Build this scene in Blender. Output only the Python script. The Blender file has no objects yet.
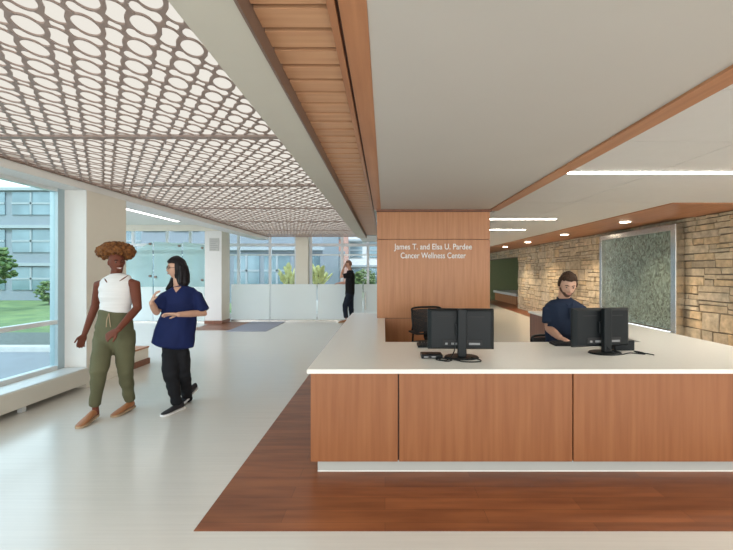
import bpy, bmesh, math, random
import numpy as np
from mathutils import Vector, Matrix, noise
from mathutils.bvhtree import BVHTree
PI = math.pi
sc = bpy.context.scene
C = sc.collection
F = 390.0            # focal length in pixels of the 733 px wide photograph
CAM = Vector((0, 0, 1.45))

def P(px, py, Y):    # a point of the place seen at (px, py) and standing at distance Y
    return Vector(((px - 385) * Y / F, Y, 1.45 - (py - 272) * Y / F))

# ------------------------------------------------------------------ materials
def new_mat(name):
    m = bpy.data.materials.new(name); m.use_nodes = True
    nt = m.node_tree; nt.nodes.clear()
    out = nt.nodes.new('ShaderNodeOutputMaterial')
    return m, nt, out

def pbr(name, col, rough=0.5, metal=0.0, var=0.0, vscale=(8, 8, 8), bump=0.0, bscale=60.0, spec=0.5, coat=0.0, col2=None, detail=4):
    m, nt, out = new_mat(name)
    b = nt.nodes.new('ShaderNodeBsdfPrincipled')
    nt.links.new(b.outputs[0], out.inputs[0])
    b.inputs['Roughness'].default_value = rough
    b.inputs['Metallic'].default_value = metal
    b.inputs['Specular IOR Level'].default_value = spec
    b.inputs['Coat Weight'].default_value = coat
    tc = nt.nodes.new('ShaderNodeTexCoord')
    mp = nt.nodes.new('ShaderNodeMapping'); mp.inputs['Scale'].default_value = vscale
    nt.links.new(tc.outputs['Object'], mp.inputs[0])
    nz = nt.nodes.new('ShaderNodeTexNoise'); nz.inputs['Scale'].default_value = 1.0; nz.inputs['Detail'].default_value = detail
    nt.links.new(mp.outputs[0], nz.inputs[0])
    mx = nt.nodes.new('ShaderNodeMix'); mx.data_type = 'RGBA'
    c2 = col2 if col2 else tuple(c * (1 - var) for c in col)
    mx.inputs[6].default_value = (*c2, 1); mx.inputs[7].default_value = (*col, 1)
    mr = nt.nodes.new('ShaderNodeMapRange'); mr.inputs[1].default_value = 0.3; mr.inputs[2].default_value = 0.7
    nt.links.new(nz.outputs[0], mr.inputs[0]); nt.links.new(mr.outputs[0], mx.inputs[0])
    nt.links.new(mx.outputs[2], b.inputs['Base Color'])
    if bump:
        n2 = nt.nodes.new('ShaderNodeTexNoise'); n2.inputs['Scale'].default_value = bscale; n2.inputs['Detail'].default_value = 3
        nt.links.new(tc.outputs['Object'], n2.inputs[0])
        bp = nt.nodes.new('ShaderNodeBump'); bp.inputs['Strength'].default_value = bump; bp.inputs['Distance'].default_value = 0.01
        nt.links.new(n2.outputs[0], bp.inputs['Height']); nt.links.new(bp.outputs[0], b.inputs['Normal'])
    return m

def emit(name, col, s):
    m, nt, out = new_mat(name)
    e = nt.nodes.new('ShaderNodeEmission'); e.inputs[0].default_value = (*col, 1); e.inputs[1].default_value = s
    nt.links.new(e.outputs[0], out.inputs[0]); return m

def glass(name, tint, rough=0.0, refl=1.0, milky=0.0, milk=(0.8, 0.9, 0.88), bump=0.0, blend=0.12):
    m, nt, out = new_mat(name)
    tr = nt.nodes.new('ShaderNodeBsdfTransparent'); tr.inputs[0].default_value = (*tint, 1)
    gl = nt.nodes.new('ShaderNodeBsdfGlossy'); gl.inputs['Roughness'].default_value = rough
    gl.inputs[0].default_value = (refl, refl, refl, 1)
    fr = nt.nodes.new('ShaderNodeLayerWeight'); fr.inputs[0].default_value = blend
    ms = nt.nodes.new('ShaderNodeMixShader')
    nt.links.new(fr.outputs['Fresnel'], ms.inputs[0]); nt.links.new(tr.outputs[0], ms.inputs[1]); nt.links.new(gl.outputs[0], ms.inputs[2])
    last = ms
    if milky:
        df = nt.nodes.new('ShaderNodeBsdfDiffuse'); df.inputs[0].default_value = (*milk, 1)
        tl = nt.nodes.new('ShaderNodeBsdfTranslucent'); tl.inputs[0].default_value = (*milk, 1)
        m1 = nt.nodes.new('ShaderNodeMixShader'); m1.inputs[0].default_value = 0.55
        nt.links.new(df.outputs[0], m1.inputs[1]); nt.links.new(tl.outputs[0], m1.inputs[2])
        m2 = nt.nodes.new('ShaderNodeMixShader'); m2.inputs[0].default_value = milky
        nt.links.new(ms.outputs[0], m2.inputs[1]); nt.links.new(m1.outputs[0], m2.inputs[2]); last = m2
    if bump:
        tc = nt.nodes.new('ShaderNodeTexCoord')
        n2 = nt.nodes.new('ShaderNodeTexNoise'); n2.inputs['Scale'].default_value = 14; n2.inputs['Detail'].default_value = 3; n2.inputs['Distortion'].default_value = 1.5
        nt.links.new(tc.outputs['Object'], n2.inputs[0])
        bp = nt.nodes.new('ShaderNodeBump'); bp.inputs['Strength'].default_value = bump; bp.inputs['Distance'].default_value = 0.02
        nt.links.new(n2.outputs[0], bp.inputs['Height']); nt.links.new(bp.outputs[0], gl.inputs['Normal'])
    nt.links.new(last.outputs[0], out.inputs[0]); return m

def wood_floor_mat():
    m = pbr('walnut_floor', (0.33, 0.112, 0.040), rough=0.38, vscale=(1.6, 14, 14), col2=(0.19, 0.056, 0.019), detail=8)
    nt = m.node_tree
    tc = [n for n in nt.nodes if n.type == 'TEX_COORD'][0]
    br = nt.nodes.new('ShaderNodeTexBrick')
    br.inputs['Scale'].default_value = 1.0; br.inputs['Brick Width'].default_value = 1.2; br.inputs['Row Height'].default_value = 0.125
    br.inputs['Mortar Size'].default_value = 0.0012; br.inputs['Color1'].default_value = (1, 1, 1, 1); br.inputs['Color2'].default_value = (0.72, 0.70, 0.68, 1)
    br.inputs['Mortar'].default_value = (0.45, 0.4, 0.4, 1)
    nt.links.new(tc.outputs['Object'], br.inputs[0])
    mx0 = [n for n in nt.nodes if n.type == 'MIX'][0]; b = [n for n in nt.nodes if n.type == 'BSDF_PRINCIPLED'][0]
    mu = nt.nodes.new('ShaderNodeMix'); mu.data_type = 'RGBA'; mu.blend_type = 'MULTIPLY'; mu.inputs[0].default_value = 1
    nt.links.new(mx0.outputs[2], mu.inputs[6]); nt.links.new(br.outputs[0], mu.inputs[7]); nt.links.new(mu.outputs[2], b.inputs['Base Color'])
    return m

def stone_mat():
    m, nt, out = new_mat('ledge_stone')
    b = nt.nodes.new('ShaderNodeBsdfPrincipled'); b.inputs['Roughness'].default_value = 0.85
    nt.links.new(b.outputs[0], out.inputs[0])
    g = nt.nodes.new('ShaderNodeNewGeometry')
    cr = nt.nodes.new('ShaderNodeValToRGB'); e = cr.color_ramp.elements
    e[0].position = 0; e[0].color = (0.50, 0.41, 0.29, 1); e[1].position = 1; e[1].color = (0.74, 0.63, 0.46, 1)
    for pos, c in ((0.3, (0.66, 0.55, 0.39, 1)), (0.55, (0.58, 0.50, 0.38, 1)), (0.8, (0.66, 0.50, 0.31, 1))):
        k = e.new(pos); k.color = c
    nt.links.new(g.outputs['Random Per Island'], cr.inputs[0])
    tc = nt.nodes.new('ShaderNodeTexCoord'); nz = nt.nodes.new('ShaderNodeTexNoise'); nz.inputs['Scale'].default_value = 9; nz.inputs['Detail'].default_value = 8
    nt.links.new(tc.outputs['Object'], nz.inputs[0])
    mr = nt.nodes.new('ShaderNodeMapRange'); mr.inputs[1].default_value = 0.3; mr.inputs[2].default_value = 0.7; mr.inputs[3].default_value = 0.68; mr.inputs[4].default_value = 1.12
    nt.links.new(nz.outputs[0], mr.inputs[0])
    mu = nt.nodes.new('ShaderNodeVectorMath'); mu.operation = 'SCALE'
    nt.links.new(cr.outputs[0], mu.inputs[0]); nt.links.new(mr.outputs[0], mu.inputs['Scale']); nt.links.new(mu.outputs[0], b.inputs['Base Color'])
    n2 = nt.nodes.new('ShaderNodeTexNoise'); n2.inputs['Scale'].default_value = 25; n2.inputs['Detail'].default_value = 6
    nt.links.new(tc.outputs['Object'], n2.inputs[0])
    bp = nt.nodes.new('ShaderNodeBump'); bp.inputs['Strength'].default_value = 0.7; bp.inputs['Distance'].default_value = 0.02
    nt.links.new(n2.outputs[0], bp.inputs['Height']); nt.links.new(bp.outputs[0], b.inputs['Normal'])
    return m

def floor_mat():
    m = pbr('pale_plank_vinyl', (0.66, 0.635, 0.58), rough=0.20, spec=0.75, vscale=(1.2, 60, 1), var=0.07, detail=3)
    return m

def waterwall_mat():
    m, nt, out = new_mat('rippled_water_sheet')
    b = nt.nodes.new('ShaderNodeBsdfPrincipled'); b.inputs['Roughness'].default_value = 0.10
    b.inputs['Metallic'].default_value = 0.5
    tc = nt.nodes.new('ShaderNodeTexCoord')
    mp = nt.nodes.new('ShaderNodeMapping'); mp.inputs['Scale'].default_value = (1, 1, 0.8)
    nt.links.new(tc.outputs['Object'], mp.inputs[0])
    nz = nt.nodes.new('ShaderNodeTexNoise'); nz.inputs['Scale'].default_value = 9; nz.inputs['Detail'].default_value = 4; nz.inputs['Distortion'].default_value = 2.5
    nt.links.new(mp.outputs[0], nz.inputs[0])
    cr = nt.nodes.new('ShaderNodeValToRGB'); e = cr.color_ramp.elements
    e[0].position = .3; e[0].color = (0.065, 0.075, 0.052, 1); e[1].position = .7; e[1].color = (0.36, 0.45, 0.38, 1)
    nt.links.new(nz.outputs[0], cr.inputs[0]); nt.links.new(cr.outputs[0], b.inputs['Base Color'])
    bp = nt.nodes.new('ShaderNodeBump'); bp.inputs['Strength'].default_value = 0.45; bp.inputs['Distance'].default_value = 0.05
    nt.links.new(nz.outputs[0], bp.inputs['Height']); nt.links.new(bp.outputs[0], b.inputs['Normal'])
    nt.links.new(b.outputs[0], out.inputs[0]); return m

M = dict(
    white=pbr('white_paint', (0.78, 0.77, 0.74), 0.6, var=0.02),
    ceil=pbr('ceiling_paint', (0.585, 0.56, 0.52), 0.7, var=0.02, vscale=(2, 2, 2)),
    tile=pbr('acoustic_tile', (0.68, 0.675, 0.65), 0.85, var=0.02, bump=0.1, bscale=200),
    taupe=pbr('taupe_paint', (0.76, 0.72, 0.62), 0.65, var=0.02),
    beam=pbr('beam_paint', (0.60, 0.575, 0.50), 0.6, var=0.02),
    deskwood=pbr('desk_cherry_veneer', (0.325, 0.130, 0.052), 0.36, vscale=(26, 26, 1.3), col2=(0.255, 0.092, 0.035), detail=6, spec=0.4),
    cherry=pbr('cherry_veneer', (0.56, 0.265, 0.125), 0.36, vscale=(26, 26, 1.3), col2=(0.45, 0.195, 0.087), detail=6, spec=0.4),
    cherryh=pbr('cherry_veneer_lengthwise', (0.53, 0.25, 0.125), 0.36, vscale=(22, 1.2, 22), col2=(0.40, 0.17, 0.08), detail=6, spec=0.4),
    slatwood=pbr('slat_wood', (0.64, 0.365, 0.205), 0.42, vscale=(1.4, 26, 26), col2=(0.54, 0.285, 0.155), detail=6, spec=0.4),
    cherrydark=pbr('dark_cherry', (0.26, 0.10, 0.05), 0.4, vscale=(20, 20, 1.3), var=0.3),
    groove=pbr('groove_shadow_brown', (0.09, 0.04, 0.025), 0.6),
    brown=pbr('brown_metal', (0.20, 0.135, 0.105), 0.45, var=0.05),
    fret=pbr('taupe_fretwork', (0.36, 0.27, 0.235), 0.5, var=0.05),
    counter=pbr('pale_quartz', (0.84, 0.83, 0.77), 0.28, var=0.03, vscale=(60, 60, 60)),
    toe=pbr('toe_kick_laminate', (0.46, 0.47, 0.44), 0.4, var=0.02),
    floor=floor_mat(), wfloor=wood_floor_mat(), stone=stone_mat(),
    mortar=pbr('dark_mortar', (0.24, 0.195, 0.14), 0.95, var=0.2),
    black=pbr('black_plastic', (0.010, 0.013, 0.015), 0.42, spec=0.22, var=0.1),
    blackm=pbr('black_mesh', (0.02, 0.021, 0.023), 0.7, var=0.2),
    screen=pbr('screen_glass', (0.02, 0.03, 0.04), 0.1),
    port=pbr('silver_port', (0.26, 0.27, 0.28), 0.45, metal=0.2),
    steel=pbr('brushed_steel', (0.62, 0.60, 0.56), 0.25, metal=1.0, var=0.1, vscale=(3, 3, 60)),
    alu=pbr('window_aluminium', (0.72, 0.76, 0.76), 0.35, metal=0.2, var=0.03),
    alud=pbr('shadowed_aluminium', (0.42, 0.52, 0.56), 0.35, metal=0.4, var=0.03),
    glass=glass('clear_teal_glass', (0.86, 0.95, 0.945)),
    glass2=glass('clear_window_glass', (0.90, 0.95, 0.96)),
    tealglass=glass('teal_partition_glass', (0.82, 0.93, 0.92), milky=0.42, milk=(0.72, 0.84, 0.825)),
    frost=glass('frosted_guard_glass', (0.90, 0.97, 0.95), rough=0.25, milky=0.92, milk=(0.95, 0.975, 0.96)),
    water=waterwall_mat(),
    panel=emit('backlit_fabric', (1.0, 0.95, 0.86), .50),
    lamp=emit('linear_lamp', (1.0, 0.94, 0.85), 16.0),
    lampw=emit('white_linear_lamp', (1.0, 0.97, 0.93), 4.0),
    downl=emit('downlight_lens', (1.0, 0.86, 0.66), 14.0),
    trough=emit('trough_strip', (0.9, 0.97, 1.0), 1.3),
    green=pbr('olive_wall_paint', (0.27, 0.31, 0.16), 0.7, var=0.03),
    letter=pbr('satin_silver_letters', (0.90, 0.89, 0.87), 0.4, metal=0.0),
    mat=pbr('blue_grey_entry_mat', (0.33, 0.35, 0.42), 0.9, var=0.15, vscale=(120, 120, 1)),
    conc=pbr('pale_concrete', (0.20, 0.225, 0.26), 0.8, var=0.1, vscale=(3, 3, 3)),
    gravel=pbr('grey_gravel', (0.13, 0.155, 0.15), 0.9, var=0.4, vscale=(14, 14, 14)),
    kerb=pbr('white_kerb', (0.45, 0.46, 0.47), 0.8, var=0.1),
    lawn=pbr('lawn_green', (0.17, 0.24, 0.085), 0.9, col2=(0.08, 0.14, 0.06), vscale=(1.5, 1.5, 1.5), detail=8),
    bldg=pbr('blue_grey_cladding', (0.20, 0.235, 0.275), 0.5, var=0.1),
    bldglass=pbr('facade_glass', (0.20, 0.29, 0.34), 0.1, metal=0.4, var=0.4, vscale=(0.6, 0.6, 0.6)),
    brick=pbr('pink_brick', (0.50, 0.27, 0.22), 0.8, var=0.15),
    bwhite2=pbr('far_facade_white', (0.55, 0.56, 0.58), 0.6, var=0.05),
    bgrey=pbr('facade_grey', (0.28, 0.32, 0.35), 0.6, var=0.05),
    bwhite=pbr('facade_white', (0.75, 0.77, 0.80), 0.6, var=0.05),
    leaf=pbr('leaf_green', (0.12, 0.17, 0.05), 0.7, col2=(0.04, 0.10, 0.03), vscale=(5, 5, 5)),
    yleaf=pbr('yellow_leaf', (0.90, 0.86, 0.42), 0.6, col2=(0.62, 0.60, 0.20), vscale=(12, 12, 12)),
    bark=pbr('bark', (0.14, 0.10, 0.07), 0.9, var=0.3),
    skin_d=pbr('deep_brown_skin', (0.155, 0.050, 0.030), 0.6, var=0.08, spec=0.18),
    skin_l=pbr('light_skin', (0.56, 0.33, 0.235), 0.5, var=0.06),
    skin_m=pbr('warm_skin', (0.60, 0.33, 0.235), 0.5, var=0.06),
    hair_c=pbr('auburn_curls', (0.25, 0.10, 0.028), 0.7, col2=(0.06, 0.025, 0.012), vscale=(45, 45, 45), spec=0.18),
    hair_k=pbr('black_hair', (0.012, 0.010, 0.012), 0.42, var=0.3, vscale=(60, 60, 6), spec=0.18),
    hair_b=pbr('dark_brown_hair', (0.055, 0.03, 0.018), 0.6, var=0.4, vscale=(80, 80, 80), spec=0.18),
    hair_r=pbr('cropped_reddish_hair', (0.24, 0.12, 0.08), 0.7, var=0.3, vscale=(80, 80, 80)),
    beard=pbr('short_beard', (0.13, 0.065, 0.04), 0.8, var=0.35, vscale=(150, 150, 150)),
    eye=pbr('eye_shaded', (0.25, 0.20, 0.18), 0.5), iris=pbr('dark_iris', (0.03, 0.018, 0.012), 0.2),  # eyeball colour has the shadow tone of the skin painted in
    lip=pbr('lips', (0.44, 0.21, 0.165), 0.45), lipd=pbr('dark_lips', (0.20, 0.055, 0.045), 0.4), teeth=pbr('teeth', (0.8, 0.78, 0.74), 0.3),
    knit=pbr('white_rib_knit', (0.72, 0.71, 0.70), 0.85, var=0.06, vscale=(4, 4, 60)),
    olive=pbr('olive_cotton', (0.125, 0.122, 0.068), 0.85, var=0.2, vscale=(6, 6, 4), bump=0.3, bscale=20, spec=0.18),
    scrub=pbr('navy_scrub_cloth', (0.010, 0.019, 0.085), 0.75, var=0.25, vscale=(6, 6, 4), bump=0.3, bscale=18, spec=0.18),
    polo=pbr('navy_polo_cloth', (0.022, 0.034, 0.066), 0.85, var=0.2, vscale=(6, 6, 6), bump=0.3, bscale=18, spec=0.18),
    blkcloth=pbr('black_trousers', (0.012, 0.013, 0.016), 0.8, var=0.2, spec=0.18),
    jeans=pbr('dark_navy_cloth', (0.018, 0.025, 0.04), 0.85, var=0.2, spec=0.18),
    tan=pbr('tan_leather', (0.36, 0.15, 0.06), 0.5, var=0.1), sole=pbr('rope_sole', (0.45, 0.32, 0.2), 0.8, var=0.2),
    blkshoe=pbr('black_shoe', (0.015, 0.015, 0.02), 0.6), wsole=pbr('white_sole', (0.75, 0.75, 0.74), 0.6),
    paper=pbr('plaque_face', (0.50, 0.49, 0.46), 0.5), ink=pbr('plaque_lines', (0.28, 0.27, 0.26), 0.6),
)

# ------------------------------------------------------------------ mesh helpers
def tag(o, label=None, cat=None, group=None, kind=None):
    if label: o['label'] = label
    if cat: o['category'] = cat
    if group: o['group'] = group
    if kind: o['kind'] = kind
    return o

def thing(name, label, cat, loc=(0, 0, 0), rotz=0, group=None, kind=None):
    o = bpy.data.objects.new(name, None); C.objects.link(o); o.empty_display_size = 0.1
    o.location = loc; o.rotation_euler = (0, 0, rotz)
    return tag(o, label, cat, group, kind)

def obj(name, bm, mat, parent=None, smooth=False, local=False):
    """link a bmesh as one object; coordinates are world unless local=True"""
    me = bpy.data.meshes.new(name)
    if parent is not None and not local:
        off = Vector((0, 0, 0)); p = parent
        while p: off += Vector(p.location); p = p.parent
        bmesh.ops.translate(bm, verts=bm.verts, vec=-off)
    bmesh.ops.recalc_face_normals(bm, faces=bm.faces)
    bm.to_mesh(me); bm.free()
    if smooth:
        for p_ in me.polygons: p_.use_smooth = True
    mats = mat if isinstance(mat, (list, tuple)) else [mat]
    for m_ in mats: me.materials.append(m_)
    o = bpy.data.objects.new(name, me); C.objects.link(o)
    if parent is not None: o.parent = parent
    return o

def box(bm, x0, x1, y0, y1, z0, z1, bevel=0.0, mi=0):
    r = bmesh.ops.create_cube(bm, size=1.0)
    vs = r['verts']
    for v in vs:
        v.co = Vector((x0 + (v.co.x + .5) * (x1 - x0), y0 + (v.co.y + .5) * (y1 - y0), z0 + (v.co.z + .5) * (z1 - z0)))
    fs = list({f for v in vs for f in v.link_faces})
    for f in fs: f.material_index = mi
    if bevel:
        es = list({e for v in vs for e in v.link_edges})
        bmesh.ops.bevel(bm, geom=es, offset=bevel, segments=2, affect='EDGES', profile=0.5)

def mbox(*a, **k):
    bm = bmesh.new(); box(bm, *a, **k); return bm

def tube(bm, pts, radii, seg=14, side=None, cap=True, close_r=0.35):
    """loft through pts with radii (scalar or (rx, ry)); side fixes the rx axis"""
    pts = [Vector(p) for p in pts]; n = len(pts)
    radii = [r if isinstance(r, (tuple, list)) else (r, r) for r in radii]
    if cap:
        t0 = (pts[0] - pts[1]).normalized(); t1 = (pts[-1] - pts[-2]).normalized()
        r0, r1 = radii[0], radii[-1]
        a = [(pts[0] + t0 * min(r0) * .75 * close_r * 2, tuple(x * .5 for x in r0)), (pts[0] + t0 * min(r0) * .45 * close_r * 2, tuple(x * .85 for x in r0))]
        b = [(pts[-1] + t1 * min(r1) * .45 * close_r * 2, tuple(x * .85 for x in r1)), (pts[-1] + t1 * min(r1) * .75 * close_r * 2, tuple(x * .5 for x in r1))]
        pts = [a[0][0], a[1][0]] + pts + [b[0][0], b[1][0]]
        radii = [a[0][1], a[1][1]] + radii + [b[0][1], b[1][1]]; n += 4
    rings = []; ref = Vector(side) if side is not None else None
    for i in range(n):
        t = (pts[min(i + 1, n - 1)] - pts[max(i - 1, 0)]).normalized()
        if ref is None:
            ref = Vector((1, 0, 0)) if abs(t.x) < .8 else Vector((0, 1, 0))
        s = (ref - t * ref.dot(t)).normalized(); u = t.cross(s)
        if side is None: ref = s
        rx, ry = radii[i]
        rings.append([bm.verts.new(pts[i] + s * rx * math.cos(2 * PI * k / seg) + u * ry * math.sin(2 * PI * k / seg)) for k in range(seg)])
    for i in range(n - 1):
        for k in range(seg):
            bm.faces.new((rings[i][k], rings[i][(k + 1) % seg], rings[i + 1][(k + 1) % seg], rings[i + 1][k]))
    bm.faces.new(rings[0][::-1]); bm.faces.new(rings[-1])

def ball(bm, c, r, seg=14, rot=None):
    r = r if isinstance(r, (tuple, list)) else (r, r, r)
    mt = Matrix.Translation(Vector(c)) @ (rot.to_4x4() if rot else Matrix.Identity(4)) @ Matrix.Diagonal((*r, 1))
    bmesh.ops.create_uvsphere(bm, u_segments=seg, v_segments=max(6, seg * 2 // 3), radius=1, matrix=mt)

def cyl(bm, c, r, z0, z1, seg=24, r2=None):
    bmesh.ops.create_cone(bm, cap_ends=True, segments=seg, radius1=r, radius2=r if r2 is None else r2, depth=z1 - z0,
                          matrix=Matrix.Translation((c[0], c[1], (z0 + z1) / 2)))

def prism(bm, poly, z0, z1):
    a = [bm.verts.new((x, y, z0)) for x, y in poly]; b = [bm.verts.new((x, y, z1)) for x, y in poly]
    bm.faces.new(a[::-1]); bm.faces.new(b)
    for i in range(len(poly)):
        j = (i + 1) % len(poly); bm.faces.new((a[i], a[j], b[j], b[i]))

def remesh(bm, voxel, smooth=2, disp=0.0, dscale=12.0, stretch=(1, 1, 1)):
    """union of overlapping closed shells into one skin"""
    me = bpy.data.meshes.new('tmp'); bmesh.ops.recalc_face_normals(bm, faces=bm.faces); bm.to_mesh(me); bm.free()
    o = bpy.data.objects.new('tmp', me); C.objects.link(o)
    r = o.modifiers.new('r', 'REMESH'); r.mode = 'VOXEL'; r.voxel_size = voxel; r.adaptivity = 0
    if smooth:
        s = o.modifiers.new('s', 'SMOOTH'); s.factor = 0.5; s.iterations = smooth
    dg = bpy.context.evaluated_depsgraph_get(); ev = o.evaluated_get(dg)
    m2 = bpy.data.meshes.new_from_object(ev, depsgraph=dg)
    bpy.data.objects.remove(o); bpy.data.meshes.remove(me)
    out = bmesh.new(); out.from_mesh(m2); bpy.data.meshes.remove(m2)
    if disp:
        out.normal_update()
        for v in out.verts:
            q = Vector((v.co.x * stretch[0], v.co.y * stretch[1], v.co.z * stretch[2])) * dscale
            v.co += v.normal * (noise.noise(q) * disp)
    return out

def copy_tree(o, parent=None):
    c = o.copy(); C.objects.link(c)
    c.parent = parent
    for ch in list(o.children): copy_tree(ch, c)
    return c

def struct(name, bm, mat, label, cat, smooth=False):
    return tag(obj(name, bm, mat, smooth=smooth), label, cat, kind='structure')

# ------------------------------------------------------------------ shell: floor, ceilings, walls
YP = 5.85            # front face of the timber sign wall
bm = bmesh.new(); box(bm, -4.3, 8.5, -4, 22, -.12, 0); prism(bm, [(-4.3, 5.2), (-4.45, 5.2), (-9, 10.9), (-9, 13.05), (-4.3, 13.05)], -.12, 0)
struct('floor', bm, M['floor'], 'pale beige plank floor running through the whole lobby', 'floor')
bm = bmesh.new(); prism(bm, [(-1.07, 2.18), (6.0, 2.18), (6.0, 3.6), (3.3, 3.6), (3.3, 2.9), (-.45, 2.9), (-.45, 5.9), (-.1, 5.9), (-.1, 7.3), (-1.07, 7.3)], 0.0005, 0.004)
struct('floor_wood_border', bm, M['wfloor'], 'reddish brown wood floor border around the reception desk', 'floor')
bm = bmesh.new(); prism(bm, [(4.55, 9.5), (5.26, 9.5), (5.26, 15.5), (6.2, 15.5), (6.2, 19.6), (4.9, 19.6)], 0.0005, 0.004)
struct('floor_wood_strip', bm, M['wfloor'], 'reddish wood floor strip along foot of the stone wall', 'floor')
bm = bmesh.new(); box(bm, -4.9, -3.9, 9.7, 11.3, 0.0005, .004)
struct('floor_wood_patch', bm, M['wfloor'], 'wood floor patch beside the far white column', 'floor')
bm = bmesh.new(); box(bm, -3.88, -2.9, 9.5, 11.35, 0.0005, .008)
tag(obj('entry_mat', bm, M['mat']), 'blue-grey mat on the floor before the frosted glass guard', 'mat')

bm = bmesh.new(); box(bm, -.063, 1.574, -4, YP, 2.39, 2.5)
struct('ceiling', bm, M['ceil'], 'smooth off-white ceiling panel above the reception desk', 'ceiling')
# timber trim beside the white panel
bm = bmesh.new(); box(bm, -.163, -.0635, -4, YP - .001, 2.385, 2.48, bevel=.002)
struct('trim_1', bm, M['cherryh'], 'flat cherry wood trim along left edge of white ceiling', 'ceiling trim')
bm = bmesh.new(); box(bm, -.178, -.1635, -4, YP + .2, 2.42, 2.48)
struct('trim_2', bm, M['groove'], 'dark shadow gap between wood trim and slatted ceiling', 'ceiling trim')
bm = bmesh.new(); box(bm, 1.5745, 1.60, -4, YP + .1, 2.374, 2.5); box(bm, 1.6005, 1.725, -4, YP + .1, 2.383, 2.5)
struct('trim_3', bm, M['cherryh'], 'cherry wood band crossing the ceiling from sign wall to upper right', 'ceiling trim')
# slatted ceiling
t = thing('slatted_ceiling', 'slatted cherry wood ceiling strip beside the pale beam', 'ceiling', (-.35, 3, 2.42))
bm = bmesh.new(); box(bm, -.21, -.1785, -4, 10.4, 2.405, 2.47, bevel=.002); obj('rail', bm, M['cherryh'], t)
bm = bmesh.new(); box(bm, -.4885, -.2105, -4, 10.4, 2.446, 2.5); obj('backing', bm, M['groove'], t)
bm = bmesh.new(); y = 1.432 - .1369 * 39
while y < 10.2:
    box(bm, -.488, -.211, y + .014, y + .1369 - .014, 2.425, 2.4455); y += .1369
obj('slats', bm, M['slatwood'], t)
# pale beam
bm = bmesh.new(); box(bm, -.72, -.50, -4, 10.4, 2.35, 2.72)
struct('beam', bm, M['beam'], 'pale beam between fretwork ceiling and slatted wood ceiling', 'beam')
bm = bmesh.new(); box(bm, -.4995, -.4888, -4, 10.4, 2.345, 2.475)
struct('trim_4', bm, M['brown'], 'brown metal edge strip along the pale beam', 'ceiling trim')
bm = bmesh.new(); box(bm, -.84, -.7205, -4, 12.5, 2.585, 2.72); box(bm, -.72, -.163, 10.401, 12.5, 2.42, 2.6)
struct('ceiling_soffit', bm, M['white'], 'white soffit strip beside the fretwork ceiling', 'ceiling')

# right hand tiled ceiling, gaps between tiles are real
RZ = 2.405
bm = bmesh.new()
ys = [-4, -2.2, -.6, 1.0, 2.04, 2.85, 5.37, 7.8, 10.2, 12.6, 15.0, 17.4, 22]
xs = [1.73, 2.6, 5.6, 8.5]
for i in range(len(ys) - 1):
    for j in range(len(xs) - 1):
        box(bm, xs[j] + .003, xs[j + 1] - .003, ys[i] + .003, ys[i + 1] - .003, RZ, RZ + .02)
box(bm, 1.73, 8.5, -4, 22, RZ + .021, RZ + .05)
box(bm, -.16, 1.725, YP + .45, 22, RZ, RZ + .05)
struct('ceiling_right', bm, M['tile'], 'white tiled ceiling over the hall on the right', 'ceiling')
# timber soffit by the stone wall
bm = bmesh.new(); prism(bm, [(3.96, 5.37), (8.5, 5.37), (8.5, 5.6), (5.6, 5.6), (5.6, 22), (3.96, 22)], 2.392, 2.4045)
struct('ceiling_wood_soffit', bm, M['cherryh'], 'cherry wood soffit with downlights along the stone wall', 'ceiling')
# roof over everything
bm = bmesh.new(); box(bm, -4.3, 8.8, -4, 13, 3.2, 3.4); prism(bm, [(-4.31, 5), (-9.1, 10.9), (-9.1, 13), (-4.31, 13)], 3.2, 3.4); box(bm, 0, 8.8, 13, 22.3, 3.2, 3.4)
struct('roof', bm, M['white'], 'roof slab above the lobby ceilings', 'roof')

# ------------------------------------------------------------------ timber sign wall
bm = bmesh.new()
box(bm, -.112, 1.566, YP + .02, YP + .4, 0, 2.36, bevel=0)
w = struct('wall_centre', bm, M['groove'], 'cherry wood sign wall behind the reception desk', 'wall')
bm = bmesh.new(); box(bm, -.12, 1.574, YP, YP + .4, 1.943, 2.352, bevel=.002); obj('upper_panel', bm, M['cherry'], w)
bm = bmesh.new(); box(bm, -.12, 1.574, YP, YP + .4, .76, 1.936, bevel=.002); obj('main_panel', bm, M['cherry'], w)
bm = bmesh.new(); box(bm, 0.002, 1.55, YP + .01, YP + .38, .0, .752); obj('lower_panel', bm, M['cherry'], w)
bm = bmesh.new(); box(bm, -.13, 1.60, YP - .012, YP + .4, 2.358, 2.40); obj('cap_rail', bm, M['cherrydark'], w)

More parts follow.
